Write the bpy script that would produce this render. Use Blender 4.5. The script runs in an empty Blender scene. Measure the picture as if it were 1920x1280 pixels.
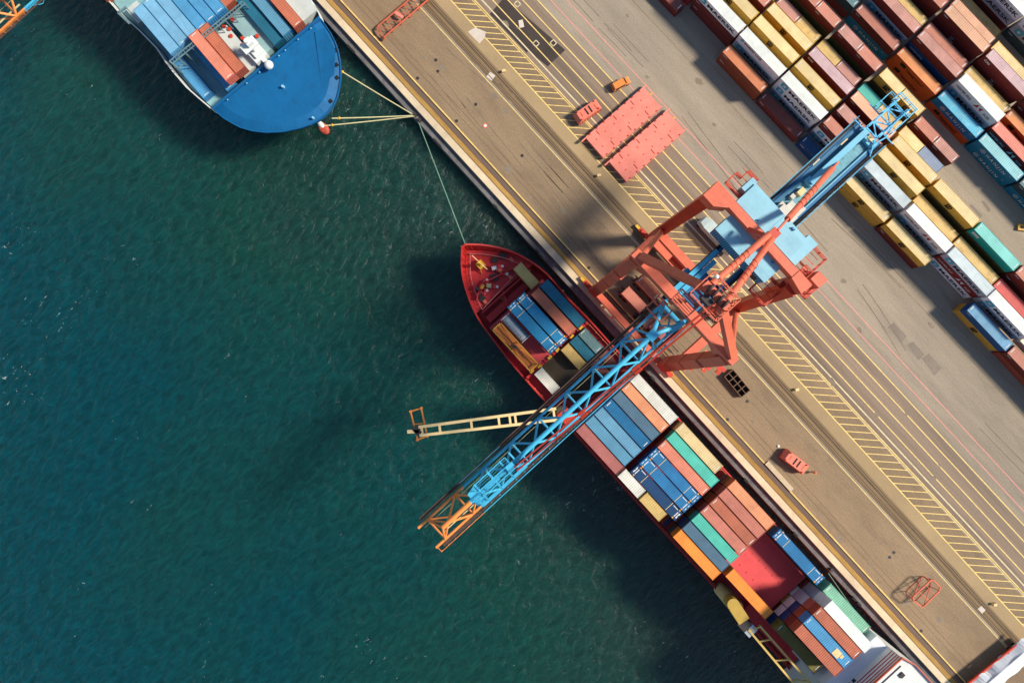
import bpy, math, random
from mathutils import Vector, Matrix
R = math.radians
random.seed(7)
C = bpy.context.scene.collection
SC = bpy.context.scene

# ------------------------------------------------------------------ camera, sky, sun, exposure
CAM_H, FPX, ROT = 165.0, 1340.0, R(47.5)
cam = bpy.data.objects.new('camera', bpy.data.cameras.new('camera'))
C.objects.link(cam)
cam.location = (0, 0, CAM_H)
cam.rotation_euler = (0, 0, ROT)
cam.data.sensor_width = 36.0
cam.data.lens = 36.0 * FPX / 1920.0
cam.data.clip_start = 1.0
cam.data.clip_end = 3000.0
SC.camera = cam
SUN_EL = R(43)
SD = Vector((0.617, 0.791, 0)).normalized()          # ground direction towards the sun
world = bpy.data.worlds.new("World")
SC.world = world
world.use_nodes = True
nt = world.node_tree
bg = nt.nodes['Background']
sky = nt.nodes.new('ShaderNodeTexSky')
sky.sky_type = 'NISHITA'
sky.sun_disc = False
sky.sun_elevation = SUN_EL
sky.sun_rotation = math.atan2(SD.x, SD.y)
sky.dust_density = 0.3
sky.ozone_density = 2.5
sky.air_density = 1.3
nt.links.new(sky.outputs[0], bg.inputs[0])
bg.inputs[1].default_value = 0.10
sun = bpy.data.objects.new('sun', bpy.data.lights.new('sun', 'SUN'))
C.objects.link(sun)
sun.data.energy = 4.7
sun.data.angle = R(8.5)
sun.data.color = (1.0, 0.915, 0.76)
sdir = Vector((SD.x * math.cos(SUN_EL), SD.y * math.cos(SUN_EL), math.sin(SUN_EL)))
sun.rotation_euler = sdir.to_track_quat('Z', 'Y').to_euler()
sun.location = (60, 80, 120)
SC.view_settings.view_transform = 'Standard'
SC.view_settings.look = 'None'
SC.view_settings.exposure = 0.36
SC.view_settings.gamma = 1.0
SC.cycles.max_bounces = 5
SC.cycles.diffuse_bounces = 3

CA, SA = math.cos(ROT), math.sin(ROT)
def at(x, y, h=0.0):
    """real place of something the survey picture shows at (x, y) and that lies at height h"""
    k = (CAM_H - h) / FPX
    dx, dy = x - 960.0, y - 640.0
    return Vector(((dx * CA + dy * SA) * k, (dx * SA - dy * CA) * k, h))

# ------------------------------------------------------------------ materials
MATS = {}
def lin(c, f=1.18):
    o = []
    for v in c:
        v = v / 255.0
        v = v / 12.92 if v <= 0.04045 else ((v + 0.055) / 1.055) ** 2.4
        o.append(min(v / f, 0.86))
    return (o[0], o[1], o[2], 1)
def mat(name, c, rough=0.6, var=0.10, scale=0.6, dirt=0.0, dirtc=(70, 55, 40), metal=0.0, bump=0.0, f=1.18, spec=0.4,
        fine=0.0, stretch=(1, 1, 1), streak=0.0, panel=0.0, pamt=.07):
    if name in MATS: return MATS[name]
    m = bpy.data.materials.new(name); MATS[name] = m
    m.use_nodes = True
    n, l = m.node_tree.nodes, m.node_tree.links
    b = n['Principled BSDF']
    b.inputs['Roughness'].default_value = rough
    b.inputs['Metallic'].default_value = metal
    b.inputs['Specular IOR Level'].default_value = spec
    tc = n.new('ShaderNodeTexCoord')
    oi = n.new('ShaderNodeObjectInfo')
    mp = n.new('ShaderNodeMapping'); mp.inputs['Scale'].default_value = stretch
    add = n.new('ShaderNodeVectorMath'); add.operation = 'ADD'
    mul = n.new('ShaderNodeVectorMath'); mul.operation = 'SCALE'; mul.inputs[3].default_value = 57.0
    comb = n.new('ShaderNodeCombineXYZ')
    for i in range(3): l.new(oi.outputs['Random'], comb.inputs[i])
    l.new(comb.outputs[0], mul.inputs[0])
    l.new(tc.outputs['Object'], mp.inputs[0])
    l.new(mp.outputs[0], add.inputs[0]); l.new(mul.outputs[0], add.inputs[1])
    n1 = n.new('ShaderNodeTexNoise'); n1.inputs['Scale'].default_value = scale; n1.inputs['Detail'].default_value = 6
    n1.inputs['Roughness'].default_value = 0.65
    l.new(add.outputs[0], n1.inputs['Vector'])
    base = lin(c, f)
    lo = tuple(max(0, v * (1 - var * 1.6)) for v in base[:3]) + (1,)
    hi = tuple(min(.88, v * (1 + var * 1.3)) for v in base[:3]) + (1,)
    cr = n.new('ShaderNodeValToRGB')
    cr.color_ramp.elements[0].position = 0.3; cr.color_ramp.elements[0].color = lo
    cr.color_ramp.elements[1].position = 0.7; cr.color_ramp.elements[1].color = hi
    l.new(n1.outputs['Fac'], cr.inputs[0])
    col = cr.outputs[0]
    def mix(colsock, facsock, c2, mode='MIX', amt=1.0):
        mx = n.new('ShaderNodeMixRGB'); mx.blend_type = mode
        mm = n.new('ShaderNodeMath'); mm.operation = 'MULTIPLY'; mm.inputs[1].default_value = amt
        l.new(facsock, mm.inputs[0]); l.new(mm.outputs[0], mx.inputs[0])
        l.new(colsock, mx.inputs[1]); mx.inputs[2].default_value = c2
        return mx.outputs[0]
    if dirt > 0:
        n2 = n.new('ShaderNodeTexNoise'); n2.inputs['Scale'].default_value = scale * 2.3; n2.inputs['Detail'].default_value = 9
        n2.inputs['Roughness'].default_value = 0.75
        l.new(add.outputs[0], n2.inputs['Vector'])
        r2 = n.new('ShaderNodeMapRange'); r2.inputs[1].default_value = 0.52; r2.inputs[2].default_value = 0.72
        l.new(n2.outputs['Fac'], r2.inputs[0])
        col = mix(col, r2.outputs[0], lin(dirtc, f), amt=dirt)
    if streak > 0:
        mp3 = n.new('ShaderNodeMapping'); mp3.inputs['Scale'].default_value = (0.25, 3.0, 3.0)
        l.new(add.outputs[0], mp3.inputs[0])
        n4 = n.new('ShaderNodeTexNoise'); n4.inputs['Scale'].default_value = 1.0; n4.inputs['Detail'].default_value = 6
        l.new(mp3.outputs[0], n4.inputs['Vector'])
        r4 = n.new('ShaderNodeMapRange'); r4.inputs[1].default_value = 0.48; r4.inputs[2].default_value = 0.75
        l.new(n4.outputs['Fac'], r4.inputs[0])
        col = mix(col, r4.outputs[0], lin(dirtc, f), amt=streak)
    if fine > 0:
        n3 = n.new('ShaderNodeTexNoise'); n3.inputs['Scale'].default_value = 2.6; n3.inputs['Detail'].default_value = 4
        n3.inputs['Roughness'].default_value = 0.9
        l.new(tc.outputs['Object'], n3.inputs['Vector'])
        r3 = n.new('ShaderNodeMapRange'); r3.inputs[1].default_value = 0.3; r3.inputs[2].default_value = 0.7
        r3.inputs[3].default_value = 1 - fine; r3.inputs[4].default_value = 1 + fine
        l.new(n3.outputs['Fac'], r3.inputs[0])
        vm = n.new('ShaderNodeVectorMath'); vm.operation = 'SCALE'
        l.new(col, vm.inputs[0]); l.new(r3.outputs[0], vm.inputs[3])
        col = vm.outputs[0]
    if panel > 0:      # plates or sheets of slightly different age
        sp = n.new('ShaderNodeVectorMath'); sp.operation = 'SNAP'; sp.inputs[1].default_value = (panel, panel * 1.3, 50)
        l.new(tc.outputs['Object'], sp.inputs[0])
        sa = n.new('ShaderNodeVectorMath'); sa.operation = 'ADD'; l.new(sp.outputs[0], sa.inputs[0]); l.new(mul.outputs[0], sa.inputs[1])
        wn = n.new('ShaderNodeTexWhiteNoise'); l.new(sa.outputs[0], wn.inputs['Vector'])
        pr = n.new('ShaderNodeMapRange'); pr.inputs[3].default_value = 1 - pamt; pr.inputs[4].default_value = 1 + pamt
        l.new(wn.outputs[0], pr.inputs[0])
        pv = n.new('ShaderNodeVectorMath'); pv.operation = 'SCALE'; l.new(col, pv.inputs[0]); l.new(pr.outputs[0], pv.inputs[3]); col = pv.outputs[0]
    # slight tone difference from one object to the next
    mr = n.new('ShaderNodeMapRange'); mr.inputs[3].default_value = 1 - var * 0.8; mr.inputs[4].default_value = 1 + var * 0.5
    l.new(oi.outputs['Random'], mr.inputs[0])
    vs = n.new('ShaderNodeVectorMath'); vs.operation = 'SCALE'
    l.new(col, vs.inputs[0]); l.new(mr.outputs[0], vs.inputs[3])
    l.new(vs.outputs[0], b.inputs['Base Color'])
    if bump > 0:
        bp = n.new('ShaderNodeBump'); bp.inputs['Strength'].default_value = bump; bp.inputs['Distance'].default_value = 0.05
        l.new(n1.outputs['Fac'], bp.inputs['Height']); l.new(bp.outputs[0], b.inputs['Normal'])
    return m

# ------------------------------------------------------------------ mesh helpers
class MB:
    def __init__(s): s.v, s.f, s.mi = [], [], []
    def add(s, vs, fs, m=0):
        o = len(s.v); s.v += [tuple(v) for v in vs]
        s.f += [tuple(i + o for i in f) for f in fs]; s.mi += [m] * len(fs); return s
    def box(s, x0, y0, z0, x1, y1, z1, m=0):
        return s.add([(x0, y0, z0), (x1, y0, z0), (x1, y1, z0), (x0, y1, z0), (x0, y0, z1), (x1, y0, z1), (x1, y1, z1), (x0, y1, z1)],
                     [(3, 2, 1, 0), (4, 5, 6, 7), (0, 1, 5, 4), (1, 2, 6, 5), (2, 3, 7, 6), (3, 0, 4, 7)], m)
    def beam(s, p, q, w, h, m=0, w2=None, h2=None, up=(0, 0, 1)):
        p, q = Vector(p), Vector(q); d = (q - p).normalized(); up = Vector(up)
        if abs(d.dot(up)) > 0.98: up = Vector((1, 0, 0))
        a = d.cross(up).normalized(); b = a.cross(d).normalized()
        w2 = w if w2 is None else w2; h2 = h if h2 is None else h2
        vs = []
        for c, ww, hh in ((p, w, h), (q, w2, h2)):
            for sa, sb in ((-1, -1), (1, -1), (1, 1), (-1, 1)):
                vs.append(c + a * (sa * ww / 2) + b * (sb * hh / 2))
        return s.add(vs, [(3, 2, 1, 0), (4, 5, 6, 7), (0, 1, 5, 4), (1, 2, 6, 5), (2, 3, 7, 6), (3, 0, 4, 7)], m)
    def tube(s, p, q, r, n=8, m=0, r2=None):
        p, q = Vector(p), Vector(q); d = (q - p).normalized()
        up = Vector((0, 0, 1)) if abs(d.z) < 0.95 else Vector((1, 0, 0))
        a = d.cross(up).normalized(); b = a.cross(d).normalized(); r2 = r if r2 is None else r2
        vs = []
        for c, rr in ((p, r), (q, r2)):
            for i in range(n):
                t = 2 * math.pi * i / n
                vs.append(c + a * (math.cos(t) * rr) + b * (math.sin(t) * rr))
        fs = [(i, (i + 1) % n, n + (i + 1) % n, n + i) for i in range(n)]
        fs += [tuple(range(n - 1, -1, -1)), tuple(range(n, 2 * n))]
        return s.add(vs, fs, m)
    def path(s, pts, r, n=6, m=0):
        for a, b in zip(pts[:-1], pts[1:]): s.tube(a, b, r, n, m)
        return s
    def poly(s, pts, z0, z1, m=0):
        n = len(pts)
        vs = [(p[0], p[1], z0) for p in pts] + [(p[0], p[1], z1) for p in pts]
        ar = sum(pts[i][0] * pts[(i + 1) % n][1] - pts[(i + 1) % n][0] * pts[i][1] for i in range(n))
        fs = [tuple(range(n - 1, -1, -1)), tuple(range(n, 2 * n))] + [(i, (i + 1) % n, n + (i + 1) % n, n + i) for i in range(n)]
        if ar < 0: fs = [tuple(reversed(f)) for f in fs]
        return s.add(vs, fs, m)
    def quad(s, a, b, c, d, m=0): return s.add([a, b, c, d], [(0, 1, 2, 3)], m)
    def sphere(s, c, r, n=10, k=6, m=0, sc=(1, 1, 1)):
        vs, fs = [], []
        for j in range(k + 1):
            t = math.pi * j / k
            for i in range(n):
                a = 2 * math.pi * i / n
                vs.append((c[0] + sc[0] * r * math.sin(t) * math.cos(a), c[1] + sc[1] * r * math.sin(t) * math.sin(a), c[2] + sc[2] * r * math.cos(t)))
        for j in range(k):
            for i in range(n):
                fs.append((j * n + i, (j + 1) * n + i, (j + 1) * n + (i + 1) % n, j * n + (i + 1) % n))
        return s.add(vs, fs, m)
    def mesh(s, name):
        me = bpy.data.meshes.new(name); me.from_pydata(s.v, [], s.f)
        me.polygons.foreach_set('material_index', s.mi); me.update(); return me
    def build(s, name, mats, parent=None, loc=(0, 0, 0), rz=0.0, smooth=False):
        if not isinstance(mats, (list, tuple)): mats = [mats]
        me = s.mesh(name)
        for m in mats: me.materials.append(m)
        if smooth:
            me.polygons.foreach_set('use_smooth', [True] * len(me.polygons))
        o = bpy.data.objects.new(name, me); C.objects.link(o)
        o.location = loc; o.rotation_euler = (0, 0, rz)
        if parent: o.parent = parent
        return o
def build_each(mb, name, mats, parent=None, gap=0):
    """every loose piece of the mesh becomes an object of its own"""
    n = len(mb.v); par = list(range(n))
    def find(a):
        while par[a] != a: par[a] = par[par[a]]; a = par[a]
        return a
    for f in mb.f:
        r = find(f[0])
        for i in f[1:]: par[find(i)] = r
    groups = {}
    for f, mi in zip(mb.f, mb.mi): groups.setdefault(find(f[0]), []).append((f, mi))
    out = []
    for fs in groups.values():
        m2 = MB(); idx = {}
        for f, mi in fs:
            for i in f:
                if i not in idx: idx[i] = len(m2.v); m2.v.append(mb.v[i])
            m2.f.append(tuple(idx[i] for i in f)); m2.mi.append(mi)
        out.append(m2.build(name, mats, parent))
    return out
def tag(o, label=None, cat=None, group=None, kind=None):
    if label: o['label'] = label
    if cat: o['category'] = cat
    if group: o['group'] = group
    if kind: o['kind'] = kind
    return o
def thing(name, label, cat, loc=(0, 0, 0), rz=0.0, group=None):
    o = bpy.data.objects.new(name, None); C.objects.link(o); o.empty_display_size = 0.5
    o.location = loc; o.rotation_euler = (0, 0, rz)
    return tag(o, label, cat, group)
def struct(name, mb, m): return tag(mb.build(name, m), kind='structure')
def rail_loop(mb, pts, z, hgt=1.1, r=0.06, step=1.5, closed=True, m=0):
    P = [Vector((p[0], p[1], z)) for p in pts]
    segs = list(zip(P, P[1:] + ([P[0]] if closed else [])))
    if not closed: segs = segs[:len(P) - 1]
    for a, b in segs:
        for hh in (hgt, hgt * .5): mb.beam(a + Vector((0, 0, hh)), b + Vector((0, 0, hh)), r * 2, r * 2, m)
        n = max(1, int((b - a).length / step))
        for i in range(n + 1):
            q = a.lerp(b, i / n); mb.beam(q, q + Vector((0, 0, hgt)), r * 2, r * 2, m)

# ------------------------------------------------------------------ colours
coral = mat('coral_paint', (228, 112, 82), 0.5, 0.10, 0.3, 0.5, (160, 72, 50), streak=.25, panel=3.2, pamt=.05)
coral_dk = mat('red_paint', (208, 66, 40), 0.45, 0.10, 0.3, 0.3, (110, 40, 30))
hatch_pink = mat('hatch_cover_paint', (242, 138, 120), 0.6, 0.07, 0.4, 0.45, (210, 108, 90), fine=.07, streak=.2, panel=3.1, pamt=.05)
crane_blue = mat('crane_blue_paint', (76, 188, 228), 0.4, 0.08, 0.4, 0.25, (30, 90, 120))
crane_pale = mat('pale_blue_roof_paint', (146, 200, 218), 0.5, 0.06, 0.2, 0.5, (108, 170, 198), streak=.25, fine=.04, panel=3.0, pamt=.05)
crane_deep = mat('deep_blue_paint', (30, 110, 160), 0.45, 0.12, 0.5, 0.3, (15, 50, 75))
orange = mat('orange_paint', (252, 150, 76), 0.45, 0.08, 0.4, 0.2, (180, 80, 30))
dark_steel = mat('dark_steel', (58, 50, 50), 0.6, 0.15, 1.0)
rusty = mat('rusty_grating', (92, 68, 58), 0.8, 0.2, 0.6, 0.4, (50, 35, 30))
white = mat('white_paint', (228, 230, 226), 0.5, 0.04, 0.4, 0.25, (185, 175, 165))
cream = mat('cream_paint', (238, 208, 150), 0.5, 0.07, 0.4, 0.25, (180, 130, 70))
yellow = mat('yellow_paint', (238, 180, 50), 0.5, 0.08, 0.4, 0.25, (150, 100, 30))
black = mat('black_rubber', (22, 24, 26), 0.8, 0.2, 1.0)
glass = mat('dark_glass', (20, 26, 32), 0.12, 0.05, 1.0)
grime_blue = mat('grimy_blue_deck', (120, 176, 190), 0.7, 0.12, 0.45, 0.9, (48, 66, 68), streak=.15)
green_rope = mat('rope', (205, 195, 150), 0.9, 0.1, 2.0)
teal_rope = mat('teal_rope', (120, 160, 138), 0.9, 0.1, 2.0)

# ------------------------------------------------------------------ water
wm = bpy.data.materials.new('harbour_water'); wm.use_nodes = True
n, l = wm.node_tree.nodes, wm.node_tree.links
b = n['Principled BSDF']; b.inputs['Roughness'].default_value = 0.18; b.inputs['IOR'].default_value = 1.33
b.inputs['Specular IOR Level'].default_value = 0.5
b.inputs['Subsurface Weight'].default_value = 1.0
b.inputs['Subsurface Radius'].default_value = (1.0, 1.4, 1.5)
b.inputs['Subsurface Scale'].default_value = 30.0
tc = n.new('ShaderNodeTexCoord')
big = n.new('ShaderNodeTexNoise'); big.inputs['Scale'].default_value = 0.012; big.inputs['Detail'].default_value = 5
l.new(tc.outputs['Object'], big.inputs['Vector'])
# depth of the basin: open and teal far from the quay, murky and dark green close to it
sep = n.new('ShaderNodeSeparateXYZ'); l.new(tc.outputs['Object'], sep.inputs[0])
m1 = n.new('ShaderNodeMath'); m1.operation = 'MULTIPLY_ADD'; m1.inputs[1].default_value = -0.0078; m1.inputs[2].default_value = 0.17
l.new(sep.outputs['Y'], m1.inputs[0])
m1b = n.new('ShaderNodeMath'); m1b.operation = 'MULTIPLY_ADD'; m1b.inputs[1].default_value = -0.0030
l.new(sep.outputs['X'], m1b.inputs[0]); l.new(m1.outputs[0], m1b.inputs[2])
m2 = n.new('ShaderNodeMath'); m2.operation = 'MULTIPLY_ADD'; m2.inputs[1].default_value = 1.5; m2.inputs[2].default_value = -0.75
l.new(big.outputs['Fac'], m2.inputs[0])
m3 = n.new('ShaderNodeMath'); m3.operation = 'ADD'; m3.use_clamp = True
l.new(m1b.outputs[0], m3.inputs[0]); l.new(m2.outputs[0], m3.inputs[1])
cr = n.new('ShaderNodeValToRGB'); e = cr.color_ramp.elements
e[0].position = 0.0; e[0].color = (0.0160, 0.0370, 0.0300, 1)
e[1].position = 1.0; e[1].color = (0.0006, 0.0480, 0.0620, 1)
e2 = e.new(0.5); e2.color = (0.0050, 0.0520, 0.0410, 1)
l.new(m3.outputs[0], cr.inputs[0])
mp = n.new('ShaderNodeMapping'); mp.inputs['Scale'].default_value = (1.0, 0.45, 1); mp.inputs['Rotation'].default_value = (0, 0, R(20))
l.new(tc.outputs['Object'], mp.inputs[0])
rp = n.new('ShaderNodeTexNoise'); rp.inputs['Scale'].default_value = 0.75; rp.inputs['Detail'].default_value = 9; rp.inputs['Roughness'].default_value = 0.66
rp.inputs['Distortion'].default_value = 0.6
l.new(mp.outputs[0], rp.inputs['Vector'])
bp = n.new('ShaderNodeBump'); bp.inputs['Strength'].default_value = 0.9; bp.inputs['Distance'].default_value = 0.55
l.new(rp.outputs['Fac'], bp.inputs['Height']); l.new(bp.outputs[0], b.inputs['Normal'])
# tiny white crests, in patches
wc = n.new('ShaderNodeTexNoise'); wc.inputs['Scale'].default_value = 1.25; wc.inputs['Detail'].default_value = 3; wc.inputs['Distortion'].default_value = 1.2
l.new(mp.outputs[0], wc.inputs['Vector'])
pt = n.new('ShaderNodeTexNoise'); pt.inputs['Scale'].default_value = 0.035; pt.inputs['Detail'].default_value = 2
l.new(tc.outputs['Object'], pt.inputs['Vector'])
ad = n.new('ShaderNodeMath'); ad.operation = 'MULTIPLY_ADD'; ad.inputs[1].default_value = 0.42
l.new(pt.outputs['Fac'], ad.inputs[0]); l.new(wc.outputs['Fac'], ad.inputs[2])
rr = n.new('ShaderNodeMapRange'); rr.inputs[1].default_value = 0.955; rr.inputs[2].default_value = 1.02
l.new(ad.outputs[0], rr.inputs[0])
hz = n.new('ShaderNodeMapRange'); hz.inputs[1].default_value = 0.35; hz.inputs[2].default_value = 0.75; hz.inputs[3].default_value = 0.66; hz.inputs[4].default_value = 1.5
l.new(rp.outputs['Fac'], hz.inputs[0])
vs = n.new('ShaderNodeVectorMath'); vs.operation = 'SCALE'; l.new(cr.outputs[0], vs.inputs[0]); l.new(hz.outputs[0], vs.inputs[3])
mx = n.new('ShaderNodeMixRGB'); l.new(rr.outputs[0], mx.inputs[0]); l.new(vs.outputs[0], mx.inputs[1]); mx.inputs[2].default_value = (0.30, 0.36, 0.36, 1)
l.new(mx.outputs[0], b.inputs['Base Color'])
W = MB().box(-900, -900, -60, 900, 18.4, 0)
w_ = struct('water', W, wm); w_.location.z = -3.6

# ------------------------------------------------------------------ quay and yard ground
U0, U1 = -700.0, 700.0
def strip(name, v0, v1, z, m, u0=U0, u1=U1, sl=0.0):
    return struct(name, MB().quad((u0, v0 + sl * (u0 + 63), z), (u1, v0 + sl * (u1 + 63), z), (u1, v1 + sl * (u1 + 63), z), (u0, v1 + sl * (u0 + 63), z)), m)
yard_m = mat('yard_concrete', (164, 149, 130), 0.9, 0.16, 0.05, 0.6, (122, 112, 102), fine=.22, bump=.1, stretch=(.35, 2.0, 1), streak=.3)
apron_m = mat('apron_asphalt', (152, 128, 100), 0.9, 0.16, 0.06, 0.75, (122, 102, 84), fine=.26, bump=.1, stretch=(.5, 1.5, 1), streak=.35)
apron2_m = mat('apron_concrete', (176, 150, 112), 0.9, 0.08, 0.06, 0.4, (150, 124, 92), fine=.10)
lane_m = mat('lane_asphalt', (144, 124, 106), 0.9, 0.18, 0.06, 0.8, (96, 82, 74), fine=.2, stretch=(.12, 4, 1), streak=.3)
capm = mat('quay_cap_concrete', (222, 200, 166), 0.85, 0.1, 0.25, 0.5, (180, 156, 124), fine=.07, panel=9, pamt=.09)
ledge_m = mat('ledge_concrete', (122, 118, 118), 0.85, 0.2, 0.35, 0.8, (62, 66, 72), fine=.1, panel=7, pamt=.12)
gold_m = mat('ochre_ballast', (176, 136, 72), 0.95, 0.16, 0.35, 0.5, (130, 96, 50), fine=.2, stretch=(.4, 2, 1))
soil_m = mat('dark_joint', (84, 62, 44), 0.95, 0.2, 0.5)
slot_m = mat('cable_slot', (22, 18, 18), 0.9, 0.2, 0.5)
track_m = mat('track_bed', (128, 104, 92), 0.8, 0.12, 0.5, 0.4, (90, 70, 62), stretch=(.3, 2, 1))
rail_m = mat('rail_steel', (104, 86, 74), 0.7, 0.15, 0.6)
g = MB().quad((U0, 19.9, 0), (U1, 19.9, 0), (U1, 700, 0), (U0, 700, 0))
g.quad((U0, 19.9, -14), (U1, 19.9, -14), (U1, 19.9, 0), (U0, 19.9, 0))
struct('ground', g, yard_m)
led = MB(); led.box(U0, 18.3, -14, U1, 19.9, -0.9)
struct('quay_ledge', led, ledge_m)
strip('quay_cap', 19.95, 21.5, .004, capm)
strip('apron', 24.2, 36.4, .004, apron_m)
strip('ballast_strip', 21.5, 22.65, .005, gold_m)
strip('service_track', 22.65, 23.62, .006, track_m)
strip('cable_trench', 23.62, 23.86, .007, slot_m)
strip('edge_line_paint', 23.86, 24.2, .008, mat('ochre_line_paint', (238, 200, 120), .8, .12, .5, .5, (170, 135, 80)))
strip('joint_line', 22.6, 22.68, .011, soil_m)
sr = MB(); sr.box(U0, 21.52, .0, U1, 21.60, .1); sr.box(U0, 39.0, 0, U1, 39.1, .1); sr.box(U0, 37.5, 0, U1, 37.6, .08)
sr.box(U0, 22.95, 0, U1, 23.03, .05); sr.box(U0, 23.35, 0, U1, 23.43, .05)
struct('crane_rail', sr, rail_m)
strip('track_bed', 37.0, 40.0, .005, mat('brown_track', (142, 118, 88), .9, .14, .3, .8, (92, 72, 54), stretch=(.15, 3, 1), fine=.15))
strip('apron_concrete', 40.0, 42.55, .004, apron2_m)
strip('hatched_lane', 42.55, 47.0, .004, apron_m)
strip('lane_asphalt', 47.0, 57.6, .003, lane_m, sl=.0056)
tm = MB()
for i in range(26):
    u = random.uniform(-70, 110); v = random.uniform(25.5, 35.5) if i % 2 else random.uniform(62, 75); L_ = random.uniform(8, 26); k_ = random.uniform(-.12, .12); c_ = random.uniform(-.004, .004)
    for off in (0, 1.75):
        P_ = [(u + L_ * t / 8, v + off + k_ * L_ * t / 8 + c_ * (L_ * t / 8) ** 2) for t in range(9)]
        for (a, b_), (c2, d2) in zip(P_[:-1], P_[1:]): tm.quad((a, b_ - .09, .0095), (c2, d2 - .09, .0095), (c2, d2 + .09, .0095), (a, b_ + .09, .0095))
struct('tyre_marks', tm, mat('tyre_mark', (138, 121, 102), .9, .2, .4, .7, (150, 130, 108)))
for nm_, rects in (('track_joint', ((37.15, .10), (37.95, .14), (38.75, .12), (39.45, .16))),):
    for v_, w_ in rects: strip(nm_, v_ - w_ / 2, v_ + w_ / 2, .0085, soil_m)
st = MB()
for i in range(60):
    u, v = random.uniform(-75, 115), random.choice([random.uniform(25, 36), random.uniform(48, 57), random.uniform(58, 77)])
    r0 = random.uniform(.2, .8); n0 = 11; P_ = []
    for j in range(n0):
        a = 2 * math.pi * j / n0; r_ = r0 * random.uniform(.6, 1.15); P_.append((u + r_ * 1.6 * math.cos(a), v + r_ * math.sin(a), .0098 + i * .00001))
    st.add(P_, [tuple(range(n0))])
struct('oil_stains', st, mat('oil_stain', (144, 128, 110), .8, .12, .5, .6, (122, 106, 90)))
strip('expansion_joint', 26.15, 26.22, .009, soil_m)
strip('expansion_joint', 27.3, 27.42, .009, mat('joint_faint', (120, 92, 70), .9, .1, .5))
yl = mat('yellow_line_paint', (244, 210, 128), .75, .10, .7, .8, (170, 142, 104), fine=.15)
cl = mat('cream_line_paint', (226, 206, 166), .75, .10, .7, .8, (165, 142, 116), fine=.15)
pl = mat('pink_line_paint', (236, 150, 140), .75, .10, .6, .35, (180, 130, 120))
ln = MB()
def line(mb, v, w, z=.010, u0=-260, u1=260, sl=.0056):
    f = lambda u: v + sl * (u + 63)
    mb.quad((u0, f(u0) - w / 2, z), (u1, f(u1) - w / 2, z), (u1, f(u1) + w / 2, z), (u0, f(u0) + w / 2, z))
line(ln, 36.45, .16, sl=0); line(ln, 42.75, .26, sl=0)
line(ln, 46.45, .16); line(ln, 46.85, .22)
for v in (49.9, 52.5, 55.0, 57.5): line(ln, v, .22)
u = -150.0
while u < 160:
    d = 1.85 if u < -38 else 2.32
    w = .19
    ve = 46.42 + .0056 * (u + 63)
    du = (ve - 42.88) * 1.05
    ln.quad((u, 42.88, .0112), (u + w * 1.4, 42.88, .0112), (u + du + w * 1.4, ve, .0112), (u + du, ve, .0112))
    u += d
struct('yellow_lane_markings', ln, yl)
l2 = MB(); line(l2, 48.1, .30)
struct('cream_lane_marking', l2, cl)
l3 = MB(); line(l3, 59.7, .17); line(l3, 62.5, .17)
struct('pink_lane_markings', l3, pl)
l4 = MB(); line(l4, 73.3, .10, sl=.014); line(l4, 76.3, .08, sl=.014)
struct('stack_guide_lines', l4, mat('worn_line', (120, 105, 70), .8, .3, .8, .8, (150, 140, 125)))
l5 = MB()
def gpoly(mb, pts, z): mb.add([(*at(x, y)[:2], z) for x, y in pts], [tuple(range(len(pts)))])
gpoly(l5, [(945, -4), (1060, 94), (1027, 125), (990, 96), (988, 100), (918, 27)], .0075)
struct('dark_asphalt_patch', l5, mat('fresh_asphalt', (66, 56, 52), .9, .12, .2, .4, (90, 76, 66), fine=.15))
l6 = MB()
for pts in ([(1665, 604), (1682, 612), (1742, 640), (1725, 662)],):
    pass
gpoly(l6, [(1700, 646), (1712, 640), (1734, 664), (1722, 676)], .0075)
gpoly(l6, [(1664, 613), (1676, 604), (1700, 630), (1690, 642)], .0075)
gpoly(l6, [(1817, 385), (1822, 383), (1843, 404), (1838, 409)], .0075)
gpoly(l6, [(1840, 378), (1845, 376), (1858, 394), (1853, 398)], .0075)
gpoly(l6, [(1728, 672), (1742, 662), (1765, 690), (1752, 704)], .0075)
struct('asphalt_repair', l6, mat('repair_asphalt', (146, 132, 118), .9, .1, .3, .3, (120, 100, 90), fine=.1))
l7 = MB()
gpoly(l7, [(877, 60), (891, 52), (911, 60), (909, 71), (899, 82)], .013)
gpoly(l7, [(912, 144), (919, 135), (929, 142), (922, 152)], .013)
gpoly(l7, [(972, 39), (980, 37), (983, 51), (974, 53)], .0125)
gpoly(l7, [(1832, 1142), (1840, 1135), (1848, 1143), (1841, 1150)], .0125)
struct('concrete_patch', l7, mat('pale_patch', (214, 200, 186), .8, .08, .5, .4, (225, 180, 110)))
l8 = MB()
for (x, y) in ((970, 8), (1005, 82), (1037.5, 81)):
    c = at(x, y); s_ = .55
    for i in range(4):
        a = [(-1, -1), (1, -1), (1, 1), (-1, 1)]
        p, q = a[i], a[(i + 1) % 4]
        l8.beam((c.x + p[0] * s_, c.y + p[1] * s_, .016), (c.x + q[0] * s_, c.y + q[1] * s_, .016), .2, .008)
struct('pit_outline_markings', l8, cl)

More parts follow.
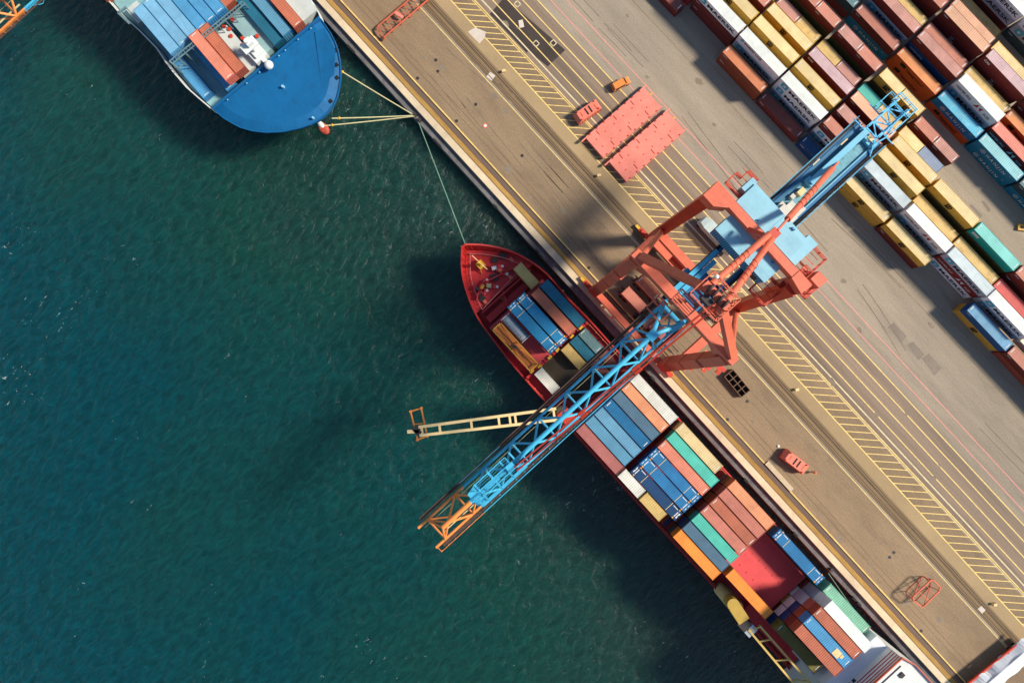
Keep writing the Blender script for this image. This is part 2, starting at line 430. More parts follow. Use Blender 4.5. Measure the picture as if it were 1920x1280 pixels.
# ------------------------------------------------------------------ small ground things
dc = MB(); dc.tube((0, 0, 0), (0, 0, .03), .38, 12); dc.box(-.2, -.03, .03, .2, .03, .05)
dme = dc.mesh('drain_cover'); dme.materials.append(dark_steel)
cov_lab = ['dark round drain cover on the apron %s' % s for s in (
    'nearest the top edge of the photo', 'left of the pale round spot', 'in the wide bare stretch', 'by the blue ship bow line', 'mid apron above the crane',
    'just left of the crane', 'below the dark bin rack', 'left of the red gear box', 'near the coral lifting frame', 'right of the white quay cap', 'near the ochre strip', 'by the bottom deckhouse')]
for i, (x, y) in enumerate([(817, 113), (821, 134), (783, 147), (892, 196), (856, 227), (979, 292), (1104, 502), (1401, 752), (1364, 786), (1676, 1035), (1668, 1044), (1727, 1182)]):
    o = bpy.data.objects.new('drain_cover', dme); C.objects.link(o); o.location = at(x, y) + Vector((0, 0, .012))
    tag(o, cov_lab[i], 'drain cover', 'dark drain covers in the apron')
pm = MB(); pm.tube((0, 0, 0), (0, 0, .05), .62, 16, 0); pm.tube((0, 0, .05), (0, 0, .08), .36, 14, 1)
o = pm.build('valve_cover', [coral, white], loc=at(910, 236) + Vector((0, 0, .012))); tag(o, 'round white valve cover with red rim on the bare apron', 'valve cover')
ym = MB(); ym.box(-.5, -.25, 0, .5, .25, .7); ym.box(-.35, -.3, .7, .35, .3, .85)
yme = ym.mesh('marker_block'); yme.materials.append(cream)
for (x, y), lb in (((944, 135), 'upper end of the hatched lane'), ((1122, 330), 'below the two pink hatch covers'), ((1492, 730), 'right of the dark bin rack'), ((1862, 1131), 'near the bottom right of the apron')):
    o = bpy.data.objects.new('marker_block', yme); C.objects.link(o); o.location = at(x, y); o.rotation_euler[2] = R(60)
    tag(o, 'small cream marker block beside the land rail, ' + lb, 'marker block', 'marker blocks along the land rail')
wb = MB(); wb.box(0, 0, 0, 8.6, 1.1, .35)
a0 = at(1431, 872)
tag(wb.build('concrete_slab', capm, loc=(a0.x, 23.9, 0.0)), 'long pale concrete slab on the cable trench left of the red gear box', 'concrete slab')

# fenders and bollards
def at_quay(u, v=19.0, z=-.9): return Vector((u, v, z))
fb = MB(); fb.box(-.6, 0, -1.4, .6, .5, 0.4)
fme = fb.mesh('rubber_fender'); fme.materials.append(black)
us = []
for i, (x, y) in enumerate([(667, 90), (660, 84), (818, 262), (828, 268), (1016, 480), (1008, 470), (1400, 900), (1602, 1122), (1613, 1130), (1490, 1003), (1232, 702), (930, 385)]):
    p = at(x, y, -.5)
    o = bpy.data.objects.new('rubber_fender', fme); C.objects.link(o); o.location = (p.x, 17.95, -.8)
    tag(o, 'black rubber fender on the quay ledge ' + ['second from the top', 'topmost of all', 'upper one below the mooring bollard', 'lower one below the mooring bollard',
        'beside the red ship stern of bow bulwark', 'beside the red ship bow', 'beside the coral cross gap of the red ship', 'upper of the pair by the green container',
        'lower of the pair by the green container', 'beside the striped blue container', 'under the crane boom', 'between the mooring lines and the red ship'][i], 'fender', 'black rubber fenders on the quay ledge')
bl = MB(); bl.tube((0, 0, 0), (0, 0, .55), .28, 12, 0, .22); bl.tube((0, 0, .55), (0, 0, .75), .42, 12); bl.box(-.6, -.45, -.02, .6, .45, .06)
ble = bl.mesh('mooring_bollard'); ble.materials.append(dark_steel)
for (x, y, lb) in ((776, 217, 'where the three pale lines of the blue ship end'), (784, 228, 'where the green line of the red ship ends'), (1552, 1072, 'beside the green mooring line aft')):
    o = bpy.data.objects.new('mooring_bollard', ble); C.objects.link(o); p = at(x, y, -.8); o.location = (p.x, 18.9 if x < 1000 else 18.9, -.9)
    tag(o, 'dark mooring bollard on the ledge ' + lb, 'bollard', 'mooring bollards on the quay ledge')

# ------------------------------------------------------------------ containers
CW, CH = 2.44, 2.66
def corr_body(L, smooth_roof=False, reefer=False):
    mb = MB()
    per = 0.42; n = max(4, int((L - .3) / per)); per = (L - .3) / n
    xs, ds = [], []
    for i in range(n):
        x = .15 + i * per
        if reefer: xs += [x, x + per * .5, x + per * .5 + .01, x + per - .01]; ds += [0, 0, .012, .012]
        else: xs += [x, x + per * .36, x + per * .5, x + per * .86]; ds += [0, 0, .045, .045]
    xs.append(L - .15); ds.append(0)
    for side in (0, 1):
        vs = []
        for x, d in zip(xs, ds):
            y = .03 + d if side == 0 else CW - .03 - d
            vs += [(x, y, .16), (x, y, CH - .1)]
        fs = [((2 * i, 2 * i + 2, 2 * i + 3, 2 * i + 1) if side == 0 else (2 * i, 2 * i + 1, 2 * i + 3, 2 * i + 2)) for i in range(len(xs) - 1)]
        mb.add(vs, fs, 0)
    vs = []
    for x, d in zip(xs, ds):
        z = CH - .02 - (d * 1.15 if not smooth_roof else d * .1)
        vs += [(x, .06, z), (x, CW - .06, z)]
    mb.add(vs, [(2 * i, 2 * i + 2, 2 * i + 3, 2 * i + 1) for i in range(len(xs) - 1)], 1)
    mb.quad((.08, .05, .15), (.08, .05, CH - .05), (.08, CW - .05, CH - .05), (.08, CW - .05, .15), 0)
    mb.quad((.1, .1, .12), (L - .1, .1, .12), (L - .1, CW - .1, .12), (.1, CW - .1, .12), 0)
    return mb
def frame_mb(L):
    mb = MB(); t = .12
    for x in (0, L - t):
        for y in (0, CW - t): mb.box(x, y, .1, x + t, y + t, CH - .1)
    for y in (0, CW - t):
        mb.box(t, y + .003, .0, L - t, y + t - .003, .15); mb.box(t, y + .003, CH - .1, L - t, y + t * .55, CH - .012)
    for x in (0, L - t):
        mb.box(x + .003, t, .0, x + t - .003, CW - t, .15); mb.box(x + .003, t, CH - .11, x + t - .003, CW - t, CH - .012)
    for x in (-.005, L - .175):
        for y in (-.005, CW - .155):
            for z in (0, CH - .12): mb.box(x, y, z, x + .18, y + .16, z + .12)
    return mb
def door_mb():
    mb = MB(); mb.box(0, 0, .16, .05, 1.08, CH - .12)
    for y in (.25, .78):
        mb.tube((.085, y, .1), (.085, y, CH - .1), .03, 5); mb.box(.07, y - .02, 1.0, .13, y + .28, 1.06)
    return mb
def raw(mb, name, nmat):
    me = mb.mesh(name)
    for i in range(nmat): me.materials.append(white)
    return me
L40, L20, L45 = 12.19, 6.06, 13.72
CB = {}
for L in (L40, L20, L45):
    CB[L] = (raw(corr_body(L), 'corrugated_shell', 2), raw(frame_mb(L), 'frame', 1), raw(corr_body(L, True, True), 'insulated_shell', 2))
DOOR = raw(door_mb(), 'door', 1)
LBL = raw(MB().box(0, 0, 0, .16, 1.15, .012), 'roof_marking', 1)
def link_mats(o, ms):
    for i, m in enumerate(ms):
        o.material_slots[i].link = 'OBJECT'; o.material_slots[i].material = m
FC = {}
def text_mesh(s, size, sx=1.0, off=0.0, lines=1.0, shear=0.0):
    k = (s, size, sx, off, shear)
    if k in FC: return FC[k]
    cu = bpy.data.curves.new('t', 'FONT'); cu.body = s; cu.size = size; cu.offset = off; cu.extrude = 0.008; cu.space_line = lines
    cu.shear = shear; cu.resolution_u = 3; cu.align_x = 'LEFT'
    o = bpy.data.objects.new('t', cu); C.objects.link(o)
    dg = bpy.context.evaluated_depsgraph_get()
    me = bpy.data.meshes.new_from_object(o.evaluated_get(dg))
    bpy.data.objects.remove(o)
    me.transform(Matrix.Diagonal((sx, 1, 1, 1)))
    me.transform(Matrix.Rotation(R(90), 4, 'X'))
    if len(me.materials) == 0: me.materials.append(white)
    FC[k] = me
    return me
ink = mat('dark_lettering', (28, 28, 34), 0.6, 0.1, 1.0)
inkw = mat('white_lettering', (226, 226, 224), 0.6, 0.08, 1.0)
inkr = mat('red_lettering', (190, 40, 40), 0.6, 0.1, 1.0)
inkb = mat('sky_blue_panel', (70, 180, 212), 0.5, 0.06, 1.0)
ink_g = mat('grey_lettering', (70, 74, 84), 0.6, 0.1, 1.0)
def star_mb():
    mb = MB(); pts = []
    for i in range(14):
        a = math.pi / 2 + i * math.pi / 7; r = .56 if i % 2 == 0 else .25
        pts.append((r * math.cos(a), r * math.sin(a)))
    vs = [(x, 0, y) for x, y in pts]
    mb.add(vs, [tuple(range(14))]); return mb
STAR = raw(star_mb(), 'star_emblem', 1)
def panel_mb(w, h, c=.2):
    p = [(c, 0), (w - c, 0), (w, c), (w, h - c), (w - c, h), (c, h), (0, h - c), (0, c)]
    return MB().add([(x, 0, y) for x, y in p], [tuple(range(8))])
PANEL = raw(panel_mb(1.75, 1.75), 'emblem_panel', 1)
PATCHK = raw(panel_mb(1.5, 1.0, .12), 'emblem_panel', 1)
def sail_mb():
    mb = MB(); mb.add([(0, 0, 0), (.85, 0, 1.5), (.95, 0, .35)], [(0, 2, 1)]); mb.add([(1.25, 0, .95), (2.1, 0, 1.25), (1.9, 0, -.1)], [(0, 2, 1)])
    mb.add([(.95, 0, .35), (.85, 0, 1.5), (1.9, 0, -.1), (1.25, 0, .3)], [(0, 3, 2, 1)]) if False else None
    return mb
SAIL = raw(sail_mb(), 'sail_emblem', 1)
def ring_mb(r=.62):
    mb = MB(); n = 18
    for r0, r1 in ((r, r * .82), (r * .5, r * .3)):
        vs = []
        for i in range(n):
            a = 2 * math.pi * i / n; vs += [(r0 * math.cos(a), 0, r0 * math.sin(a)), (r1 * math.cos(a), 0, r1 * math.sin(a))]
        mb.add(vs, [(2 * i, 2 * i + 1, (2 * i + 3) % (2 * n), (2 * i + 2) % (2 * n)) for i in range(n)])
    return mb
RING = raw(ring_mb(), 'ring_emblem', 1)
def zim_mb():
    mb = MB()
    for i in range(3):
        for j in range(3 if i == 0 else 2 if i == 1 else 2):
            x, z = j * .42 + i * .12, 1.05 - i * .28
            mb.box(x, -.01, z, x + .2, 0, z + .16)
    return mb
STARS = raw(zim_mb(), 'star_row', 1)
def glyph(par, me, x, z, m, name='lettering', y=-.045):
    o = bpy.data.objects.new(name, me); C.objects.link(o); o.parent = par; o.location = (x, y, z)
    o.material_slots[0].link = 'OBJECT'; o.material_slots[0].material = m
    return o
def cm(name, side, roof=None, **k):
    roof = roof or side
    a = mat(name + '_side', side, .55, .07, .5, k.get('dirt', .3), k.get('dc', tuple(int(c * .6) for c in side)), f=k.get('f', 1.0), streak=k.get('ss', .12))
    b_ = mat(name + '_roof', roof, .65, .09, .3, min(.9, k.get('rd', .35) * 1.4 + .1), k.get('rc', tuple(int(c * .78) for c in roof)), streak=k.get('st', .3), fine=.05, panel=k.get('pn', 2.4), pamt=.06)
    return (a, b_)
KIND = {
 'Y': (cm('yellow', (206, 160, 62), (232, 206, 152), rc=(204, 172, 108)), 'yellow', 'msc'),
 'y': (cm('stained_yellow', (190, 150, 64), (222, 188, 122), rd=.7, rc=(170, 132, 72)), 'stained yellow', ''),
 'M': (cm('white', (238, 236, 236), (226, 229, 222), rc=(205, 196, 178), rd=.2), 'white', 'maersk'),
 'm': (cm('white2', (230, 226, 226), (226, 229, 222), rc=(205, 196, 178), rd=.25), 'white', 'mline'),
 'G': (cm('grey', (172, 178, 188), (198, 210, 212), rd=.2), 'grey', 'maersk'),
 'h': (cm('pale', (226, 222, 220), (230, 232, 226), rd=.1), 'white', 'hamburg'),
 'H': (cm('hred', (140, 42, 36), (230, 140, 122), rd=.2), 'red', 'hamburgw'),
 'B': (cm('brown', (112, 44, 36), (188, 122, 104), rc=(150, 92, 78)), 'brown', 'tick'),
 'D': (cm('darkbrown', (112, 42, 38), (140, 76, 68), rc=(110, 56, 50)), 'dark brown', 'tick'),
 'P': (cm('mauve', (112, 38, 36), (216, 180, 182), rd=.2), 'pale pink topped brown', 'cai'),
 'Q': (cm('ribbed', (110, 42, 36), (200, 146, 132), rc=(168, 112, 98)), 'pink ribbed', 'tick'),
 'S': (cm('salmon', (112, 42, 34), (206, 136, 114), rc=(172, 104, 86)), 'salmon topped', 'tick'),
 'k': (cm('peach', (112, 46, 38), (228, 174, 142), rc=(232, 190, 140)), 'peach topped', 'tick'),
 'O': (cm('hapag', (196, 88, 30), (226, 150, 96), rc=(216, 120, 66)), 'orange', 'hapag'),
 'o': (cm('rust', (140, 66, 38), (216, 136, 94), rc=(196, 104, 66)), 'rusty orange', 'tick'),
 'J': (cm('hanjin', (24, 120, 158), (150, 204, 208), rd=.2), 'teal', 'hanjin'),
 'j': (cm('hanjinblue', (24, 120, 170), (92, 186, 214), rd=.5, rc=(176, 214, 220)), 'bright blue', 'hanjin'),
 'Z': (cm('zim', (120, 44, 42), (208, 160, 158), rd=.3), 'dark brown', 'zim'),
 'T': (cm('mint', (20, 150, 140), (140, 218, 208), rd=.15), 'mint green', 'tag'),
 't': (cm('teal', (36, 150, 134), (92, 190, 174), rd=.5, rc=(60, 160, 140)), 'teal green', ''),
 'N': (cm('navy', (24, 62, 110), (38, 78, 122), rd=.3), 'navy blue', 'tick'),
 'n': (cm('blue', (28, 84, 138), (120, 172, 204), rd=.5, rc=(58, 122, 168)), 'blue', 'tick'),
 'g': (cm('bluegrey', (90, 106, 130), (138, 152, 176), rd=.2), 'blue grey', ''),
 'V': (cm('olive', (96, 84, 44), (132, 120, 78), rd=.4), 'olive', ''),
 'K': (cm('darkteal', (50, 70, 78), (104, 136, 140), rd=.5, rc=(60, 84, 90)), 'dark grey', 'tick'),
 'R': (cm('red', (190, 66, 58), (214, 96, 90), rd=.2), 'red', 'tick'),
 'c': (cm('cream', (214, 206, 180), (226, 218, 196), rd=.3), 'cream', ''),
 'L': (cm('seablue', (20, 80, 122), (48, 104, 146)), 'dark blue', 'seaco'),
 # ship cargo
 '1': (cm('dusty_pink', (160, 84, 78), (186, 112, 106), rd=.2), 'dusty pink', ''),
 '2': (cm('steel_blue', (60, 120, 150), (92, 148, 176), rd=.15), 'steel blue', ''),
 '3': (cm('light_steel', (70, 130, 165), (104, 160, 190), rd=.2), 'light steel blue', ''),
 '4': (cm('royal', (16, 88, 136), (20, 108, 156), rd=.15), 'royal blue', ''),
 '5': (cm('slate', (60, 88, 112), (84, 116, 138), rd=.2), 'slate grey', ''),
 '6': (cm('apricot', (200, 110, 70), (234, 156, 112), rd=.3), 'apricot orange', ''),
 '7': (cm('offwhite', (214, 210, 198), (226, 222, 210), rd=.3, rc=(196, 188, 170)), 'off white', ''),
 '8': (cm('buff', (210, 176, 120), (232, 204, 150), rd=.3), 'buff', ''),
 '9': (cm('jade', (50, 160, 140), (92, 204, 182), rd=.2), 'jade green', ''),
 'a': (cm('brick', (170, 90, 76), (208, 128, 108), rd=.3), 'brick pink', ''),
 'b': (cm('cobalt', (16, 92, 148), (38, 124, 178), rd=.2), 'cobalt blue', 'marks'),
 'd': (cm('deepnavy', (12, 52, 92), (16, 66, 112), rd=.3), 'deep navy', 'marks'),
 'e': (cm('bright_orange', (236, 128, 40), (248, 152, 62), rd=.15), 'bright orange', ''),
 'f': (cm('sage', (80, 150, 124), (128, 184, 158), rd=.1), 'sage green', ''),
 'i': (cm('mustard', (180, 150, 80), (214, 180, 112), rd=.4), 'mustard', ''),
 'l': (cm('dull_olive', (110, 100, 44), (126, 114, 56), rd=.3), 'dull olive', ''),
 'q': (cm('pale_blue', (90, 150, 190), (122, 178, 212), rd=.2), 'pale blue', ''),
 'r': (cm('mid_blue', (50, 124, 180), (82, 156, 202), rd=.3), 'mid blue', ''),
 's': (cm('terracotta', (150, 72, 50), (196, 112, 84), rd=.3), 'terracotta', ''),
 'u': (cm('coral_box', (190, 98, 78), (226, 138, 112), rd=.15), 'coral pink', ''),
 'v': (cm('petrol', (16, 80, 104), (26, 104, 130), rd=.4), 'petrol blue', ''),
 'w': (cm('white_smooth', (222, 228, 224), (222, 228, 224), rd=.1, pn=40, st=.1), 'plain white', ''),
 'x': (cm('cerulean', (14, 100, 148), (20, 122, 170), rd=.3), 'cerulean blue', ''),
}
ymark = mat('orange_corner_mark', (244, 170, 70), .6, .1, 1.0)
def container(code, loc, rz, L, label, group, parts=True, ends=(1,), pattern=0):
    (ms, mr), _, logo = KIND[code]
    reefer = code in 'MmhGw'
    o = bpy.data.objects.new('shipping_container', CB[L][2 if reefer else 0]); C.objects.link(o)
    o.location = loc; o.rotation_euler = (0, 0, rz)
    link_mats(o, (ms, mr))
    tag(o, label, 'shipping container', group)
    if not parts: return o
    f = bpy.data.objects.new('frame', CB[L][1]); C.objects.link(f); f.parent = o; link_mats(f, (ms,))
    for e_ in ends:
        for k in (0, 1):
            d = bpy.data.objects.new('door', DOOR); C.objects.link(d); d.parent = o; link_mats(d, (ms,))
            if e_: d.location = (L - .07, .13 + k * 1.1, 0)
            else: d.location = (.07, 1.21 + k * 1.1, 0); d.rotation_euler[2] = math.pi
    if code in 'BDPQSZHJjOoNnKkRru4' or random.random() < .3:
        for x in ((.35, L - .55) if L > 7 else (.3, L - .5)):
            g_ = bpy.data.objects.new('roof_marking', LBL); C.objects.link(g_); g_.parent = o; g_.location = (x, .62, CH - .012); link_mats(g_, (inkw,))
    S = logo
    if S == 'maersk' and L > 7:
        k = ink if code != 'G' else ink
        glyph(o, PANEL, .95, .42, inkb, 'emblem_panel', -.035); glyph(o, STAR, 1.82, 1.3, inkw, 'star_emblem', -.045)
        glyph(o, text_mesh('MAERSK', 1.52, 1.5, .018), 3.15, .75, k)
    elif S == 'maersk':
        glyph(o, PANEL, .95, .42, inkb, 'emblem_panel', -.035); glyph(o, STAR, 1.82, 1.3, inkw, 'star_emblem', -.045)
        glyph(o, text_mesh('M', 1.52, 1.5, .018), 3.15, .75, ink)
    elif S == 'mline':
        p = glyph(o, PANEL, .9, 1.45, inkb, 'emblem_panel', -.035); p.scale = (.42, 1, .42)
        glyph(o, text_mesh('MAERSK LINE', .75, 1.15, .012), 1.9, 1.55, ink)
    elif S == 'msc':
        x = L * .42
        glyph(o, text_mesh('m', 1.6, 1.2, .06), x, 1.3, ink); glyph(o, text_mesh('sc', 1.35, 1.1, .06), x + .05, .55, ink)
        glyph(o, text_mesh('MSCU', .3, 1.0, .0), .5, 2.1, ink_g)
    elif S == 'hamburg':
        glyph(o, text_mesh('HAMBURG', 1.0, .92, .0), .7, .95, ink_g); glyph(o, SAIL, 6.3, .65, inkr, 'sail_emblem'); glyph(o, text_mesh('SÜD', 1.0, .92, .0), 9.1, .75, ink_g)
    elif S == 'hamburgw':
        glyph(o, text_mesh('HAMBURG', 1.0, .92, .0), .7, .95, inkw); glyph(o, SAIL, 6.3, .65, inkw, 'sail_emblem'); glyph(o, text_mesh('SÜD', 1.0, .92, .0), 9.1, .75, inkw)
    elif S == 'hanjin':
        glyph(o, RING, 2.8, 1.3, inkw, 'ring_emblem'); glyph(o, text_mesh('H A N J I N', 1.3, .92, .02), 3.9, .85, inkw)
        glyph(o, text_mesh('HJCU', .3, 1, .0), 10.4, 1.9, inkw)
    elif S == 'zim':
        glyph(o, STARS, 5.2, .75, inkw, 'star_row'); glyph(o, text_mesh('ZIM', .95, 1.0, .03), 5.1, .35, inkw)
    elif S == 'hapag':
        k = glyph(o, PATCHK, 2.2, .95, ink, 'emblem_panel'); glyph(o, text_mesh('Hapag-Lloyd', 1.05, .95, .005), 4.1, .95, ink)
    elif S == 'tick':
        glyph(o, text_mesh('TEXU' if code != 'N' else 'TRLU', .42, 1.2, .01), .5, 1.95, inkw)
    elif S == 'cai':
        glyph(o, text_mesh('CAI', .85, 1.1, .03), .6, 1.5, inkw)
    elif S == 'seaco':
        glyph(o, text_mesh('SAFMARINE', .8, .9, .02), 1.0, 1.35, inkw)
    elif S == 'tag':
        p = glyph(o, PATCHK, .5, 1.1, inkw, 'emblem_panel'); p.scale = (1.2, 1, .9); glyph(o, text_mesh('CHINA', .55, .9, .0), .68, 1.3, ink_g, y=-.055)
    if S == 'marks':
        mk = bpy.data.objects.new('roof_stripe', MARKS); C.objects.link(mk); mk.parent = o; link_mats(mk, (ymark, inkw, cream))
    return o
mkb = MB()
for s_ in (0, 1):
    X = (lambda x: x) if s_ == 0 else (lambda x: L45 - x)
    def bx(x0, x1, y0, y1, m):
        a_, b_ = sorted((X(x0), X(x1))); mkb.box(a_, y0, CH - .015, b_, y1, CH + .004 , m)
    bx(.75, 1.05, .0, .3, 0); bx(.75, 1.05, 2.14, 2.44, 0)
    bx(.8, .98, .5, 1.8, 1); bx(.25, .4, .5, 1.0, 1); bx(.25, .4, 1.4, 1.9, 1)
    bx(3.0, 3.1, .1, 2.34, 2)
    bx(1.3, 2.6, 2.0, 2.14, 1)
MARKS = raw(mkb, 'roof_stripe', 3)

ORD = ['first', 'second', 'third', 'fourth', 'fifth', 'sixth', 'seventh', 'eighth', 'ninth', 'tenth', 'eleventh']
LOGO = {'maersk': ' MAERSK', 'mline': ' MAERSK', 'msc': ' MSC', 'hamburg': ' HAMBURG', 'hamburgw': ' HAMBURG', 'hanjin': ' HANJIN', 'zim': ' ZIM', 'hapag': ' Hapag', 'cai': '', 'tick': '', 'seaco': '', 'tag': '', '': '', 'marks': ' striped'}
YANG = math.atan(.016)
BAYU = [-42.4, -29.0, -15.9, -2.7, 10.7, 24.0, 37.3, 50.5, 63.5, 76.6, 89.6]
# words that place a bay: counted from the top edge of the photo
BAYW = ['', 'first', 'second', 'third', 'fourth', 'fifth', 'sixth', 'seventh', 'eighth', 'ninth', 'tenth']
def yard_stack(blk, row, bay, spec, half=None, z0=0.0, du=0.0):
    """spec: codes bottom to top; lower-case '.' leaves a hidden level out"""
    v0 = 78.6 if blk == 'A' else 106.6
    u = BAYU[bay] + du; L = L40
    if half is not None: L = L20; u += half * 6.15
    v = v0 + 4.02 * row + .016 * u
    for lv, c_ in enumerate(spec):
        if c_ == '.': continue
        nl = len(spec)
        pos = 'only level' if nl == 1 else ('top' if lv == nl - 1 else ('bottom' if lv == 0 else 'middle'))
        kind = KIND[c_]
        ln_ = 'short ' if half is not None else ''
        hw = '' if half is None else (' upper half' if half == 0 else ' lower half')
        blkw = 'from road' if blk == 'A' else 'beyond dark aisle'
        label = '%s%s%s container, %s, %s row %s, %s bay%s' % (ln_, kind[1], LOGO[kind[2]], pos, ORD[row], blkw, BAYW[bay] or 'topmost', hw)
        jit = random.uniform(-.05, .05)
        o_ = container(c_, (u + jit, v + random.uniform(-.05, .05), lv * 2.69 + z0), YANG + R(random.uniform(-.15, .15)), L, label,
                  'containers stacked in the yard', ends=(0, 1))
        o_.scale = (1.033, 1.01, 1.0)
YARD = """A 0 0 D
A 0 2 oo
A 0 3 D
A 0 4 N
A 0 5 YY
A 0 6 BY
A 0 8 Yn
A 0 9 sS
A 0 10 sB
A 1 0 R
A 1 1 DDM
A 1 2 .Gm
A 1 3 GMM
A 1 4 GMS 0
A 1 4 GMS 1
A 1 5 .GG
A 1 6 .Gh
A 1 7 MHG
A 1 8 .GM
A 1 9 .c
A 2 1 .YY
A 2 2 .YY
A 2 3 .YY
A 2 4 .BQ 0
A 2 4 .BQ 1
A 2 5 .YY
A 2 6 .y
A 2 7 .y
A 2 8 .R
A 2 9 Y
A 3 1 .BS 1
A 3 1 .BB 0
A 3 2 .YY
A 3 3 .BP
A 3 4 .Bk
A 3 5 .YY
A 3 6 VVY
A 3 7 VVT
A 3 8 BBS
A 4 1 .y 1
A 4 2 .Q 0
A 4 2 .y 1
A 4 3 .y 0
A 4 3 .Q 1
A 4 4 .t 0
A 4 4 .y 1
A 4 5 .Y 0
A 4 5 .g 1
A 5 2 VVS 0
A 5 2 VVS 1
A 5 3 VVQ 0
A 5 3 VVS 1
A 5 4 VVY 0
A 5 4 VVY 1
A 5 5 .DS 0
A 5 5 .DQ 1
B 0 2 DK
B 0 3 JB
B 0 4 OO
B 0 5 Oj
B 0 6 JJ
B 0 7 JK
B 1 2 .N
B 1 3 .GQ
B 1 4 .LQ
B 1 5 .Gh
B 1 6 HH
B 1 7 JM
B 2 2 .y
B 2 3 .y
B 2 4 .S
B 2 5 .y
B 2 6 BO
B 3 3 .ZS
B 3 4 .Zk
B 3 5 .ZP
B 3 6 .DD
B 4 3 .S
B 4 4 .k
B 4 5 .Y
B 5 4 y
B 6 3 .GM
B 6 4 DGM
B 6 5 KGM
B 7 4 .c"""
for row_ in YARD.split('\n'):
    t = row_.split()
    if (t[0], int(t[1]), int(t[2])) in (('A', 5, 5),): spec = t[3][1:]
    else: spec = t[3]
    yard_stack(t[0], int(t[1]), int(t[2]), spec, int(t[4]) if len(t) > 4 else None, du=(.7 if t[0] == 'A' and t[1] == '5' else 0))

